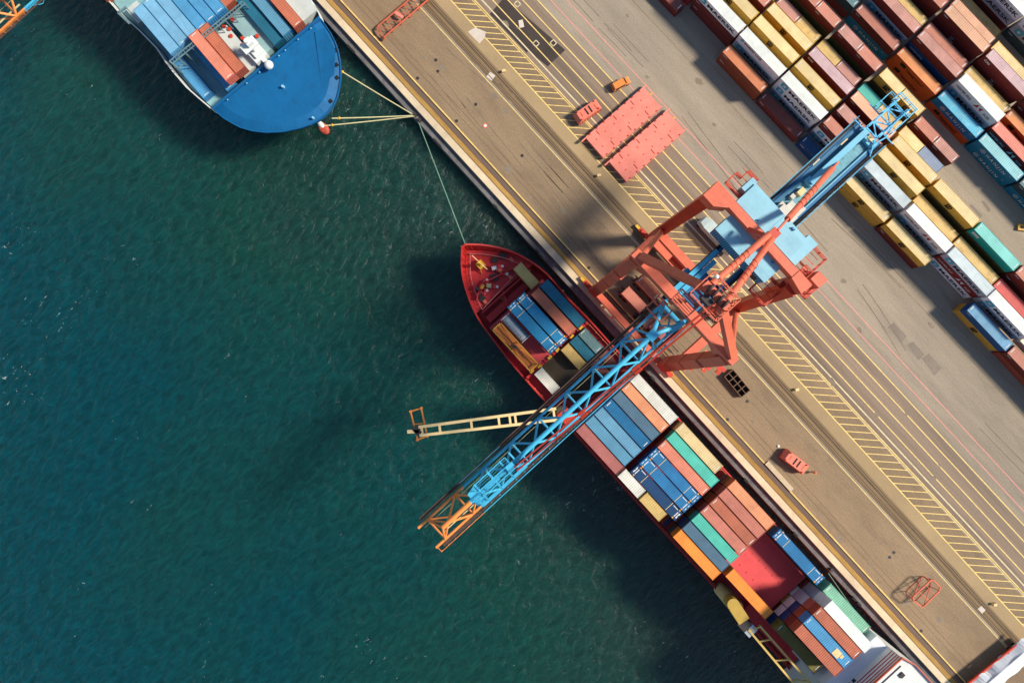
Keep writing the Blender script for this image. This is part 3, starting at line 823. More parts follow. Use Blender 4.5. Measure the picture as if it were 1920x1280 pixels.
# ------------------------------------------------------------------ ship-to-shore crane
UC = 15.5
def sts_crane(u_off, label, cat, near=True):
    T = thing('gantry_crane', label, cat, (u_off, 0, 0))
    P = lambda name, mb, m, par=None, **k: mb.build(name, m, par or T, **k)
    # bogies
    for (u, v) in ((4.3, 21.6), (27.1, 21.6), (4.0, 39.05), (27.0, 39.05)):
        mb = MB()
        for du in (-3.2, 1.0):
            mb.box(u + du, v - .5, .35, u + du + 2.6, v + .5, 1.15)
            for k in (0, 1): mb.tube((u + du + .6 + 1.3 * k, v - .35, .45), (u + du + .6 + 1.3 * k, v + .35, .45), .38, 10, 1)
        mb.box(u - 2.6, v - .4, 1.15, u + 2.4, v + .4, 1.8)
        mb.box(u - 4.4, v - .3, .5, u - 3.3, v + .3, .95, 2)
        P('bogie', mb, [coral_dk, dark_steel, yellow])
    # sill beams
    mb = MB(); mb.box(3.0, 20.9, 1.8, 28.3, 22.3, 3.5)
    for u in (8, 11): mb.box(u, 20.2, 2.2, u + .7, 20.7, 2.8, 0)
    P('sill_beam', mb, [coral])
    mb = MB(); mb.box(3.0, 38.2, 1.8, 28.3, 39.9, 3.4); P('sill_beam', mb, [coral])
    # legs
    legs = [((4.3, 21.8, 3.5), (4.1, 25.4, 42.6), 2.2, 2.9, 2.0, 2.1), ((27.0, 21.8, 3.5), (26.9, 25.4, 42.6), 2.2, 2.9, 2.0, 2.1),
            ((4.0, 39.2, 3.3), (4.7, 41.2, 46.0), 2.0, 2.1, 2.2, 2.6), ((27.0, 39.2, 3.3), (25.3, 41.2, 45.0), 2.0, 2.1, 2.2, 2.6)]
    for p, q, w, h, w2, h2 in legs:
        mb = MB(); mb.beam(p, q, w, h, 0, w2, h2, up=(0, 1, 0))
        p, q = Vector(p), Vector(q)
        for t in (.18, .42, .7):
            c = p.lerp(q, t); mb.beam(c, c + (q - p).normalized() * .12, w + .14, h + .14, 0, up=(0, 1, 0))
        P('leg', mb, [coral if p.y < 30 else coral_dk])
    # portal ties at lower height
    for u, s in ((4.2, 1), (27.0, -1)):
        mb = MB(); mb.beam((u, 22.4, 15), (u, 39.0, 15), 1.8, 2.0)
        P('tie_beam', mb, [coral])
    mb = MB(); mb.beam((4.4, 38.4, 13.6), (26.8, 38.4, 13.6), 1.8, 1.8); P('tie_beam', mb, [coral])
    # cable coils lying on the near tie beam
    mb = MB()
    for k in range(6):
        c = Vector((4.1, 27.5 + k * .8, 16.35)); pts = []
        for i in range(9):
            a = math.pi * i / 8; pts.append(c + Vector((.85 * math.cos(a), .3 * math.sin(a) , .4 * math.sin(a))))
        mb.path(pts, .1, 5)
    mb.tube((4.2, 24.2, 16.2), (4.2, 27.2, 16.2), .35, 8)
    P('cable_coil', mb, [coral])
    # sea side top cross beam with haunches
    mb = MB(); mb.beam((2.9, 25.5, 43.2), (28.1, 25.5, 43.2), 1.7, 2.4)
    for u, s in ((5.3, 1), (25.7, -1)):
        mb.add([(u, 24.8, 42), (u + s * 3.2, 24.8, 42), (u, 24.5, 39), (u, 26.2, 42), (u + s * 3.2, 26.2, 42), (u, 25.9, 39)],
               [(0, 1, 2), (3, 5, 4), (1, 4, 5, 2), (0, 3, 4, 1), (0, 2, 5, 3)])
    P('cross_beam', mb, [coral])
    # land side top beam
    mb = MB(); mb.beam((3.4, 41.95, 46.5), (26.6, 41.95, 46.2), 1.5, 2.0)
    mb.poly([(3.5, 39.4), (6.0, 39.4), (7.8, 41.0), (7.8, 42.75), (3.5, 42.75)], 44.4, 47.6)
    mb.poly([(23.4, 41.0), (26.4, 40.4), (26.4, 42.75), (23.4, 42.75)], 43.9, 47.4)
    P('portal_beam', mb, [coral])
    # diagonal tubes with spiral strakes
    for u, q in ((4.3, (4.1, 38.6, 16)), (27.0, (27.0, 38.6, 16))):
        a, b_ = Vector((u, 26.2, 42.4)), Vector(q); mb = MB(); mb.tube(a, b_, .55, 10)
        P('diagonal_brace', mb, [coral])
    # tower (A-frame)
    for p, q in (((4.4, 25.8, 44.4), (14.3, 26.9, 58.6)), ((26.8, 25.8, 44.4), (16.7, 26.9, 58.6))):
        mb = MB(); mb.beam(p, q, 1.35, 1.4, 0, 1.2, 1.2); P('tower_leg', mb, [coral])
    mb = MB(); 
    for i in range(9): mb.box(12.6, 24.4 + i * .58, 57.6, 18.4, 24.52 + i * .58, 57.7)
    mb.box(12.6, 24.4, 57.5, 12.8, 29.2, 57.7); mb.box(18.2, 24.4, 57.5, 18.4, 29.2, 57.7)
    
    mb.beam((13, 27, 58.4), (18, 27, 58.4), 1.2, 1.0)
    rail_loop(mb, [(12.6, 24.4), (18.4, 24.4), (18.4, 29.2), (12.6, 29.2)], 57.8, 1.15, .06, 1.2)
    for i in range(6): mb.box(11.6, 22.2 + .4 * i, 55.6, 15.2, 22.3 + .4 * i, 55.7)
    rail_loop(mb, [(11.6, 22.2), (15.2, 22.2), (15.2, 24.4), (11.6, 24.4)], 55.7, 1.1, .06, 1.2)
    rail_loop(mb, [(10.4, 19.4), (13.6, 19.4), (13.6, 22.0), (10.4, 22.0)], 50.7, 1.1, .06, 1.2)
    for i in range(7):
        c = Vector((13 - .3 * i, 23.5 - .4 * i, 57 - 1.0 * i)); mb.box(c.x - .5, c.y - .25, c.z, c.x + .5, c.y + .1, c.z + .06)
    hp = build_each(mb, 'head_platform', [coral], T)[0]
    mb = MB()
    for u in (14.0, 15.0, 16.2, 17.2): mb.tube((u - .14, 26.9, 59.5), (u + .14, 26.9, 59.5), .85, 16)
    mb.box(14.2, 25.0, 57.8, 16.0, 26.0, 59.0)
    P('sheave', mb, [dark_steel], hp)
    mb = MB(); mb.sphere((13.4, 28.8, 59.2), .38, 12, 8); P('beacon', mb, [white], hp)
    # backstays
    J = Vector((15.5, 42.0, 51.6))
    for u in (13.8, 17.2):
        a = Vector((u, 27.6, 58.6)); mb = MB(); j2 = J + Vector(((u - 15.5) * .25, -.6, 0)); mb.tube(a, j2, .54, 12)
        d = (j2 - a)
        for t in (.3, .37, .44, .51, .58):
            c = a + d * t; ax = d.normalized(); e1 = ax.cross(Vector((0, 0, 1))).normalized(); e2 = e1.cross(ax)
            mb.path([c + ax * (.6 * i / 6) + e1 * (.57 * math.cos(math.pi * (i / 6))) + e2 * (.57 * math.sin(math.pi * (i / 6))) for i in range(7)], .07, 5, 0)
        P('backstay', mb, [coral])
    mb = MB(); mb.beam(J + Vector((0, -1.4, 0)), J + Vector((0, 1.0, -.2)), 1.5, .7); mb.beam((15.5, 42.4, 47.4), J, 1.3, 1.0)
    mb.beam((14.9, 41.0, 51.4), (12.6, 40.9, 48.0), .7, .5)
    P('stay_bracket', mb, [coral_dk])
    a, b_ = J + Vector((0, .8, 0)), Vector((15.5, 63.4, 39.4))
    mb = MB(); p1, p2 = a.lerp(b_, .16), a.lerp(b_, .90); mb.beam(a, p1, .28, .7); mb.tube(p1, p2, .54, 12); mb.beam(p2, b_, .28, .6)
    d = p2 - p1
    for t in (.25, .33, .41, .49, .57):
        c = p1 + d * t; ax = d.normalized(); e1 = ax.cross(Vector((0, 0, 1))).normalized(); e2 = e1.cross(ax)
        mb.path([c + ax * (.6 * i / 6) + e1 * (.57 * math.cos(math.pi * (i / 6))) + e2 * (.57 * math.sin(math.pi * (i / 6))) for i in range(7)], .07, 5, 0)
    P('backstay', mb, [coral])
    # forestays
    for u in (16.1, 16.75):
        mb = MB(); mb.beam((u, 26.2, 58.9), (u, -14.2, 43.2), .24, .42)
        for t in (.35, .62): 
            c = Vector((u, 26.2, 58.9)).lerp(Vector((u, -14.2, 43.2)), t); mb.beam(c, c + Vector((0, -1.2, -.46)), .5, .8)
        P('forestay', mb, [coral_dk])
    # boom: two lower chords, one upper tube, web members
    zb, zt = 38.0, 42.3
    uL, uR = 13.15, 17.85
    nodes = [14.2, 7.5, .9, -5.7, -12.3, -18.9, -25.8, -32.4]
    VB = -23.8
    def boom_part(name, v0, v1, m, tip=False):
        mb = MB()
        for u in (uL, uR):
            mb.beam((u, v0, zb), (u, v1, zb), .42, .9)
        mb.tube((UC, v0 if not tip else -30.4, zt), (UC, min(v1, 18.6), zt), .42, 12)
        top = [17.6] + [(nodes[i] + nodes[i + 1]) / 2 for i in range(7)] + [-30.4]
        for i, nv in enumerate(nodes):
            if not (v0 <= nv <= v1): continue
            for u in (uL, uR):
                for tv in (top[i], top[i + 1]):
                    mb.tube((u, nv, zb + .4), (UC, tv, zt), .2, 8)
            mb.tube((uL, nv, zb), (uR, nv, zb), .2, 8)
        if tip:
            mb.tube((uL, -32.4, zb), (uR, -25.8, zb), .16, 7)
        return mb
    mb = boom_part('b', VB, 23.0, crane_blue)
    # forked root of the upper chord
    for u in (uL, uR):
        mb.tube((UC, 18.4, zt), (u, 24.2, zb + 1.4), .4, 10, r2=.36); mb.beam((u, 22.2, zb + .3), (u, 24.6, zb + 1.8), .6, 1.2)
        mb.tube((UC, 18.4, zt), (u, 17.6, zb + .4), .2, 8); mb.tube((u, 23.6, zb + .4), (UC, 21, zb + .4), .16, 7)
    mb.beam((uL, 24.0, zb + .6), (uR, 24.0, zb + .6), .7, 1.0); mb.box(UC - .8, 17.6, zt - .5, UC + .8, 19.3, zt + .46)
    for u in (uL, uR): mb.tube((u, 20.8, zb), (UC, 24.0, zb), .16, 7)
    bo = P('boom', mb, [crane_blue])
    mb = boom_part('t', -34.6, VB, orange, True); P('boom_tip', mb, [orange], bo)
    mb = MB()
    mb.box(11.95, -33.4, zb + .1, 12.5, 24, zb + .2); mb.box(12.42, -33.4, zb + .2, 12.5, 24, zb + .6)
    mb.box(18.2, -33.4, zb + .1, 18.7, 24, zb + .2)
    P('walkway', mb, [rusty], bo)
    mb = MB()
    for k in range(1): mb.beam((18.85, VB, zb + 1.5), (18.85, 24, zb + 1.5), .09, .09); mb.beam((18.85, VB, zb + 1.0), (18.85, 24, zb + 1.0), .07, .07)
    v = VB
    while v < 24:
        mb.beam((18.85, v, zb + .6), (18.85, v, zb + 1.5), .07, .07); v += 1.6
    mb.beam((12.1, VB, zb + 1.5), (12.1, -14, zb + 1.5), .07, .07)
    for k in range(16):       # hanging festoon loops
        v0 = -22 + k * 2.0
        mb.path([Vector((18.55, v0 + i * .5, zb + .4 - 1.0 * math.sin(math.pi * i / 4))) for i in range(5)], .06, 5)
    P('handrail', mb, [crane_blue], bo)
    mb = MB(); mb.beam((18.85, -34, zb + 1.5), (18.85, VB, zb + 1.5), .09, .09); mb.beam((17.9, -34.0, zb + 1.5), (18.85, -34, zb + 1.5), .09, .09)
    v = -34
    while v < VB:
        mb.beam((18.85, v, zb + .6), (18.85, v, zb + 1.5), .07, .07); v += 1.6
    P('handrail', mb, [orange], bo)
    mb = MB()
    mb.box(16.6, -31.5, zb + .3, 16.8, -24, zb + .5); mb.box(14.0, -34, zb - 1, 14.05, 24, zb - .95)
    P('cable', mb, [green_rope], bo)
    # boom head platform
    mb = MB()
    z1 = zt + .5
    for (a, b2, c2, d2) in ((13.7, -21.6, 15.0, -14.2), (16.2, -22.4, 17.4, -12.4)):
        for kk in range(4): mb.beam((a + (c2 - a) * kk / 3, b2, z1), (a + (c2 - a) * kk / 3, d2, z1), .07, .05)
        rail_loop(mb, [(a, b2), (c2, b2), (c2, d2), (a, d2)], z1 + .06, 1.1, .035, 1.3)
    for v in (-21.4, -18.4, -15.6, -13.4):
        mb.box(13.6, v, z1 - .1, 17.6, v + .3, z1 + .05)
    mb.tube((UC, -20.4, zt + .2), (UC, -17.4, zt + .2), .55, 12); mb.box(15.0, -15.4, z1 - .1, 16.0, -13.9, z1 + .6)
    mb.poly([(14.2, -23.4), (16.8, -23.4), (17.2, -21.6), (13.8, -21.6)], zt - .6, zt + .1)
    P('sheave_platform', mb, [crane_blue], bo)
    # main girder over and behind the legs
    mb = MB()
    for u in (uL - .2, uR + .2):
        mb.beam((u, 24.6, zb), (u, 71.5, zb), .6, 1.6)
    for v in (28, 33, 50.5, 56, 62, 68, 71.2): mb.beam((uL, v, zb - .3), (uR, v, zb - .3), .4, .9)
    P('main_girder', mb, [crane_deep])
    mb = MB()
    for u in (12.05, 18.3):
        mb.box(u, 24.6, zb + .85, u + .6, 71.5, zb + .95); mb.box(u + .1, 24.6, zb + .95, u + .25, 71.5, zb + 1.1)
        mb.box(u + .4, 24.6, zb + .95, u + .5, 71.5, zb + 1.1)
    P('walkway', mb, [dark_steel])
    mb = MB()
    for u in (12.02, 18.95):
        mb.beam((u, 47, zb + 1.9), (u, 71.5, zb + 1.9), .08, .08); mb.beam((u, 47, zb + 1.4), (u, 71.5, zb + 1.4), .06, .06)
        v = 47
        while v < 72: mb.beam((u, v, zb + .9), (u, v, zb + 1.9), .07, .07); v += 1.5
    P('handrail', mb, [crane_blue])
    # rear deck
    mb = MB(); mb.box(14.1, 48.0, zb + .1, 17.85, 70.6, zb + .3, 1); mb.box(12.7, 48.0, zb + .4, 14.1, 71.2, zb + .62, 0)
    mb.box(12.9, 48, zb + .62, 13.02, 71, zb + .8, 2)
    P('rear_deck', mb, [mat('mid_blue_deck', (46, 118, 152), .5, .1, .4, .4, (30, 80, 110), streak=.3), grime_blue, crane_deep])
    mb = MB(); mb.box(14.35, 57.5, zb + .4, 15.35, 71.0, zb + 1.7); mb.box(15.35, 69.6, zb + .35, 17.9, 71.0, zb + 1.1); mb.box(17.5, 48.5, zb + .3, 17.9, 69.6, zb + .75)
    mb.box(13.9, 57.2, zb + .3, 15.6, 58.4, zb + 1.2)
    P('deck_coaming', mb, [mat('light_blue_paint', (120, 196, 224), .45, .06, .4, .3, (80, 150, 190))])
    mb = MB(); mb.box(14.4, 48.0, zb + .3, 17.8, 51.3, zb + 2.4); mb.box(13.9, 50.2, zb + .3, 15.6, 51.6, zb + 1.7); mb.box(14.9, 51.3, zb + .3, 16.4, 52.8, zb + 2.0)
    mb.box(16.9, 51.3, zb + .3, 17.8, 53.8, zb + 1.4); mb.box(14.2, 53.3, zb + .3, 15.0, 54.1, zb + 1.3)
    build_each(mb, 'winch_cover', [mat('cream_grey_paint', (214, 208, 196), .6, .06, .5, .4, (150, 140, 125))], T)
    mb = MB(); mb.box(14.5, 54.6, zb + .3, 15.5, 56.0, zb + 1.5); P('control_box', mb, [cream])
    # rear lattice jib
    mb = MB()
    zr = zb + 1.6
    for u in (14.3, 16.9):
        mb.beam((u, 70.5, zr), (u + (.3 if u < 15 else 0), 78.6, zr), .3, .34); mb.beam((u, 70.5, zr + 1.9), (u, 77.9, zr + 1.9), .14, .14)
    for i in range(5):
        v = 71.2 + i * 1.65
        mb.beam((14.3, v, zr), (16.9, v, zr), .22, .22); mb.beam((14.3, v, zr), (14.3, v, zr + 1.9), .12, .12); mb.beam((16.9, v, zr), (16.9, v, zr + 1.9), .12, .12)
        if i < 4: mb.beam((14.3 if i % 2 else 16.9, v, zr), (16.9 if i % 2 else 14.3, v + 1.65, zr), .2, .2)
    for v, a, c2 in ((74.4, 11.6, 14.3), (70.6, 11.8, 14.3), (72.6, 17, 19.6), (76.2, 12.4, 14.3)): mb.beam((a, v, zr), (c2, v, zr), .16, .16)
    rail_loop(mb, [(12.6, 74.6), (14.2, 74.6), (14.2, 78.2), (12.6, 78.2)], zr - .2, 1.1, .05, 1.2)
    rail_loop(mb, [(17.0, 73.4), (18.0, 73.4), (18.0, 77.6), (17.0, 77.6)], zr - .2, 1.1, .05, 1.4)
    rail_loop(mb, [(13.8, 77.2), (17.9, 77.2), (17.9, 79.2), (13.8, 79.2)], zr, 1.1, .06, 1.2)
    mb.beam((16.9, 71, zr), (18.6, 68.5, zb + 1), .2, .2); mb.path([Vector((17.4, 70, zr)), Vector((17.9, 72.4, zr)), Vector((17.2, 74.5, zr + .4))], .14, 6)
    P('rear_jib', mb, [mat('bright_blue_paint', (96, 196, 236), .4, .05, .5, .15, (60, 140, 190))])
    mb = MB()
    for (u, v) in ((14.2, 78.3), (17.4, 78.0), (16.2, 70.2)): mb.box(u - .5, v - .3, zr + .1, u + .5, v + .3, zr + .5)
    for (u, v) in ((13.6, 66), (12.9, 60), (18.9, 58), (18.9, 52)): mb.box(u - .08, v, zr - .4, u + .12, v + 1.6, zr - .3)
    build_each(mb, 'lamp', [cream], T)
    # machinery houses
    def house(u0, v0, u1, v1, z0, z1, louver):
        mb = MB(); mb.box(u0, v0, z0, u1, v1, z1 - .12, 0); mb.box(u0 - .12, v0 - .12, z1 - .12, u1 + .12, v1 + .12, z1, 1)
        mb.box((u0 + u1) / 2 - .05, v0, z1, (u0 + u1) / 2 + .05, v1, z1 + .05, 1)
        o = P('machinery_house', mb, [crane_deep, crane_pale])
        mb = MB()
        if louver:
            k = u0 + .2
            while k < u1 - .2:
                mb.box(k, v0 - .12, z0 + .1, k + .14, v0 - .01, z1 - .3); k += .42
            P('louvre', mb, [crane_blue], o)
            mb = MB(); mb.box(u1 - 2.6, v0 - .16, z0 + .6, u1 - 1.0, v0 - .125, z1 - 1.6); P('door', mb, [dark_steel], o)
        mb = MB()
        for _ in range(4):
            a, b2 = random.uniform(u0 + .6, u1 - .6), random.choice([v0 + .4, v1 - .5]); mb.tube((a, b2, z1), (a, b2, z1 + .35), .17, 8)
        P('vent', mb, [crane_deep], o)
        return o
    house(9.2, 37.7, 21.1, 41.35, 41.9, 46.0, True)
    h2_ = house(8.2, 43.4, 22.4, 47.6, 42.0, 46.0, False)
    mb = MB(); mb.box(7.0, 45.6, 42.0, 8.1, 48.2, 45.6); mb.box(20.4, 47.75, 42, 22.6, 48.6, 45.7); build_each(mb, 'roof_annex', [crane_pale], h2_)
    # service galleries
    for nm, pts, z in (('gallery', [(4.6, 44.8), (8.0, 44.8), (8.0, 49.0), (5.8, 49.0), (5.8, 47.2), (4.6, 47.2)], 43.6),
                       ('gallery', [(22.6, 43.6), (25.6, 43.6), (25.6, 48.4), (22.6, 48.4)], 43.6),
                       ('gallery', [(21.2, 36.4), (25.0, 36.4), (25.0, 40.6), (21.2, 40.6)], 40.6)):
        mb = MB(); 
        k = 0
        for a, b2 in zip(pts, pts[1:] + pts[:1]): mb.beam((a[0], a[1], z), (b2[0], b2[1], z), .18, .16)
        u_min, u_max = min(p[0] for p in pts), max(p[0] for p in pts); v_min, v_max = min(p[1] for p in pts), max(p[1] for p in pts)
        v = v_min + .7
        while v < v_max: mb.beam((u_min + .1, v, z), (min(u_max, 25) - .1, v, z), .1, .08); v += 1.1
        rail_loop(mb, pts, z, 1.15, .06, 1.2); P(nm, mb, [coral_dk])
    mb = MB()
    for i in range(12):
        c = Vector((24.0 + .05 * i, 44.0 + .34 * i, 46.0 - .9 * i)); mb.box(c.x - .5, c.y, c.z, c.x + .5, c.y + .28, c.z + .06)
    mb.beam((23.5, 44, 46.6), (24.1, 48.1, 36.0), .07, .25); mb.beam((24.5, 44, 46.6), (25.1, 48.1, 36.0), .07, .25); P('stair', mb, [coral])
    mb = MB(); mb.box(26.1, 44.0, 39.5, 28.2, 46.0, 45.2); P('lift_shed', mb, [coral])
    mb = MB(); mb.box(25.0, 43.0, 38.8, 29.2, 47.0, 38.95); rail_loop(mb, [(25.0, 43.0), (29.2, 43.0), (29.2, 47.0), (25.0, 47.0)], 38.95, 1.15, .06, 1.2); P('gallery', mb, [coral_dk])
    mb = MB(); mb.box(23.6, 39.8, 36.0, 25.4, 42.0, 43.0); P('lift_shed', mb, [coral_dk])
    # trolley and electrical room under the girder
    mb = MB(); mb.box(12.9, 28.0, zb - 2.2, 18.0, 34.0, zb - .9)
    for k in range(5): mb.box(13.2, 28.4 + k * 1.15, zb - .9, 17.8, 28.7 + k * 1.15, zb - .4)
    mb.box(13.6, 28.6, zb - .9, 14.8, 33.0, zb + .2); mb.tube((15.4, 29.2, zb - .3), (17.4, 29.2, zb - .3), .5, 10); mb.tube((15.4, 32.2, zb - .3), (17.4, 32.2, zb - .3), .5, 10)
    P('trolley', mb, [crane_deep])
    mb = MB(); mb.box(11.6, 30.0, zb - 4.4, 13.4, 32.4, zb - 2.0); P('operator_cab', mb, [crane_blue])
    mb = MB(); mb.box(12.2, 25.2, zb + .85, 13.0, 37.4, zb + 1.6); mb.box(13.3, 26, zb + .8, 14.2, 36, zb + 1.0); P('cable_tray', mb, [crane_blue])
    mb = MB(); mb.box(10.0, 37.2, 8.6, 13.2, 39.6, 11.4); mb.box(9.8, 37.0, 11.4, 13.4, 39.8, 11.55); P('electrical_room', mb, [coral_dk])
    # ladder tower on the near side frame
    mb = MB()
    for i in range(30):
        z = 4 + i * 1.2; s = 1 if (i // 4) % 2 else -1
        mb.box(28.4, 23.0 + (i % 4) * .8 if s > 0 else 26.2 - (i % 4) * .8, z, 29.3, 23.7 + (i % 4) * .8 if s > 0 else 26.9 - (i % 4) * .8, z + .07)
    P('stair', mb, [coral_dk])
    return T
sts_crane(0.0, 'tall coral and blue gantry crane whose boom crosses over the red ship', 'crane')
T2_ = sts_crane(-119.6, 'orange tipped gantry crane boom cut off by the top left corner of the photo', 'crane')

# ------------------------------------------------------------------ ships
def offset(pts, d):
    n = len(pts); out = []
    for i in range(n):
        a, b_, c_ = Vector(pts[i - 1][:2]), Vector(pts[i][:2]), Vector(pts[(i + 1) % n][:2])
        e1, e2 = (b_ - a).normalized(), (c_ - b_).normalized()
        n1, n2 = Vector((-e1.y, e1.x)), Vector((-e2.y, e2.x))
        m_ = (n1 + n2); m_ = m_.normalized() if m_.length > 1e-6 else n1
        k = d / max(.5, m_.dot(n1)); out.append((b_.x + m_.x * k, b_.y + m_.y * k) + tuple(pts[i][2:]))
    return out
def densify(pts, n=3, closed_from=None):
    """Catmull-Rom through an open list of points"""
    out = []
    for i in range(len(pts) - 1):
        p0 = Vector(pts[max(i - 1, 0)]); p1 = Vector(pts[i]); p2 = Vector(pts[i + 1]); p3 = Vector(pts[min(i + 2, len(pts) - 1)])
        for k in range(n):
            t = k / n
            out.append(tuple(.5 * ((2 * p1) + (p2 - p0) * t + (2 * p0 - 5 * p1 + 4 * p2 - p3) * t * t + (3 * p1 - p0 - 3 * p2 + p3) * t ** 3)))
    out.append(tuple(pts[-1])); return out
def shell(ring, lower, zl, ring_in, zdeck):
    """outer plating, rail cap and inner bulwark"""
    mb = MB(); n = len(ring)
    R0 = [(p[0], p[1], p[2]) for p in ring]
    Rm = [((p[0] * .55 + q[0] * .45), (p[1] * .55 + q[1] * .45), p[2] - 4.2) for p, q in zip(ring, lower)]
    R1 = [(p[0], p[1], zl) for p in lower]
    I0 = [(p[0], p[1], r[2]) for p, r in zip(ring_in, ring)]
    I1 = [(p[0], p[1], zdeck[i] - .1) for i, p in enumerate(ring_in)]
    mb.add(R1 + Rm + R0 + I0 + I1, [(k * n + i, k * n + (i + 1) % n, (k + 1) * n + (i + 1) % n, (k + 1) * n + i) for k in range(4) for i in range(n)])
    return mb

red_hull = mat('red_hull_paint', (208, 46, 42), .45, .08, .25, .3, (140, 36, 36), streak=.2)
red_deck = mat('red_deck_paint', (212, 52, 54), .6, .12, .3, .5, (130, 34, 40))
red_hatch = mat('coral_hatch_paint', (222, 76, 78), .55, .06, .15, .4, (190, 52, 58))
hold_shaded = mat('shaded_tank_top', (84, 74, 60), .8, .2, .3, .5, (50, 44, 38))  # tank top darkened: shade of boom and stacks put into the colour

# ---- red ship
RS = thing('container_ship', 'red hulled container ship loaded along the quay beneath the gantry boom', 'ship')
port = [(865, 462, 10.5), (864, 496, 9.6), (868, 528, 8.6), (880, 565, 7.6), (897, 600, 6.6), (927.6, 642.5, 5.6), (954, 677, 5.0), (989, 717, 4.6), (1023, 755, 4.5)]
stbd = [(873, 456.5, 10.6), (909, 458, 9.8), (951.5, 467, 8.8), (988.7, 484.4, 7.8), (1026, 512, 6.6), (1065.8, 557.5, 5.4), (1100, 592, 4.8), (1145.5, 642.5, 4.5)]
pw = [tuple(at(x, y, z)) for x, y, z in port]; sw = [tuple(at(x, y, z)) for x, y, z in stbd]
pw = densify(pw, 3) + [(60, -3.9, 4.5), (112, -3.9, 4.5)]
sw = densify(sw, 3) + [(60, 15.9, 4.5), (112, 15.9, 4.5)]
ring = pw[::-1] + sw            # stern port -> bow -> stern starboard
VC = 6.0
def lower_of(p, bow_u=-23, L=26):
    t = max(0.0, min(1.0, (p[0] - bow_u) / L)); f = .42 + .58 * t ** .6
    return (p[0] + (1 - t) * 2.0, VC + (p[1] - VC) * f, p[2])
lower = [lower_of(p) for p in ring]
ar = sum(ring[i][0] * ring[(i + 1) % len(ring)][1] - ring[(i + 1) % len(ring)][0] * ring[i][1] for i in range(len(ring)))
sgn = 1 if ar > 0 else -1
rin = offset(ring, .34 * sgn)
rdk = offset(ring, 1.5 * sgn)
zdk = [3.0 if p[0] > -6 else 5.6 for p in ring]
mb = shell(ring, lower, -6, rin, [3.0 if p[0] > -6 else 3.0 for p in ring])
mb.build('hull', [red_hull], RS)
mb = MB(); mb.add([(p[0], p[1], 3.0) for p in rin], [tuple(range(len(rin)))]); mb.build('deck', red_deck, RS)
fo = [p for p in rin if p[0] < -9.0]
mb = MB(); mb.poly([(p[0], p[1]) for p in fo], 3.02, 6.4); mb.build('forecastle_deck', red_deck, RS)
# bulwark stays
mb = MB()
for i, p in enumerate(rin):
    if p[0] < 2:
        q = (p[0] * .94 + (-8) * .06, p[1] * .9 + VC * .1)
        zt_ = p[2] - .3; zb_ = 6.4 if p[0] < -9 else 3.0
        mb.beam((p[0], p[1], zt_), (p[0] + (q[0] - p[0]) * .9, p[1] + (q[1] - p[1]) * .9, zb_), .12, .12)
mb.build('bulwark_stay', coral_dk, RS)
rp = []
mb = MB(); ic = offset(ring, 1.9 * sgn); fo2 = [(p[0], p[1]) for p in ic if p[0] < -9.4]
rail_loop(mb, fo2, 6.4, 1.1, .04, 1.2); mb.build('railing', mat('pink_railing', (226, 140, 130), .5, .1, 1.0), RS)
mb = MB()                                   # breakwater and transverse coamings
mb.beam((-9.2, -.6, 6.0), (-9.0, 13.8, 6.0), .3, 1.6); mb.beam((-13.9, 3.4, 7.0), (-11.4, 12.6, 7.0), .2, 1.4); mb.beam((-13.9, 3.4, 7.0), (-12.0, .4, 7.0), .2, 1.4)
mb.box(-8.0, -.8, 3.0, -6.4, 13.6, 5.2); mb.box(-7.4, .6, 5.2, -7.0, 12.5, 5.5)
mb.beam((-10.8, 6.5, 6.6), (-6.4, 4.6, 5.6), .25, .5); mb.build('breakwater', red_deck, RS)
# windlasses, mast
def winch(u, v, z, rz, par, m1):
    mb = MB(); mb.box(-1.3, -.6, 0, 1.3, .6, .25, 0); mb.tube((-.9, 0, .8), (.2, 0, .8), .5, 12, 1); mb.tube((-1.0, 0, .8), (-.9, 0, .8), .72, 12, 0)
    mb.tube((.2, 0, .8), (.3, 0, .8), .72, 12, 0); mb.box(.45, -.5, .2, 1.2, .5, 1.3, 0); mb.tube((1.2, 0, .8), (1.7, 0, .8), .32, 10, 2)
    return mb.build('winch', [red_deck, m1, white], par, loc=(u, v, z), rz=rz)
for (x, y, a, mm) in ((898, 543, 20, dark_steel), (906, 535, 100, yellow), (930, 502, 60, white), (940, 508, 20, coral), (920, 536, 40, green_rope), (902, 549, 70, dark_steel)):
    p = at(x, y, 7.0); winch(p.x, p.y, 6.4, R(a), RS, mm)
mb = MB(); p = at(901, 496, 8)
mb.tube((p.x, p.y, 6.4), (p.x, p.y, 13), .3, 8, 0); mb.beam((p.x - 2.2, p.y - .2, 12.4), (p.x + 2.2, p.y + .2, 12.4), .16, .16, 1)
mb.box(p.x - .8, p.y - .8, 6.4, p.x + .8, p.y + .8, 8.4, 0); mb.beam((p.x, p.y, 9), (p.x + 1.6, p.y - 1.2, 6.4), .2, .2, 0); mb.build('mast', [yellow, cream], RS)
mb = MB()
for (x, y, r_) in ((943, 480, .8), (928, 488, .7), (928, 520, .9), (905, 560, .7)):
    p = at(x, y, 6.6); mb.tube((p.x, p.y, 6.4), (p.x, p.y, 7.0), r_, 12)
build_each(mb, 'rope_coil', dark_steel, RS)
mb = MB()
for (x, y) in ((957, 520), (942, 559), (910, 566), (959, 487)):
    p = at(x, y, 6.6); mb.box(p.x - .5, p.y - .35, 6.4 if p.x < -9 else 3.0, p.x + .5, p.y + .35, 7.1 if p.x < -9 else 3.9)
build_each(mb, 'deck_box', coral, RS)
for (x, y, z_) in ((1054, 546, 4.2),):
    mb = MB(); p = at(x, y, z_); mb.sphere(p, .35, 10, 6); mb.build('buoy', yellow, RS)
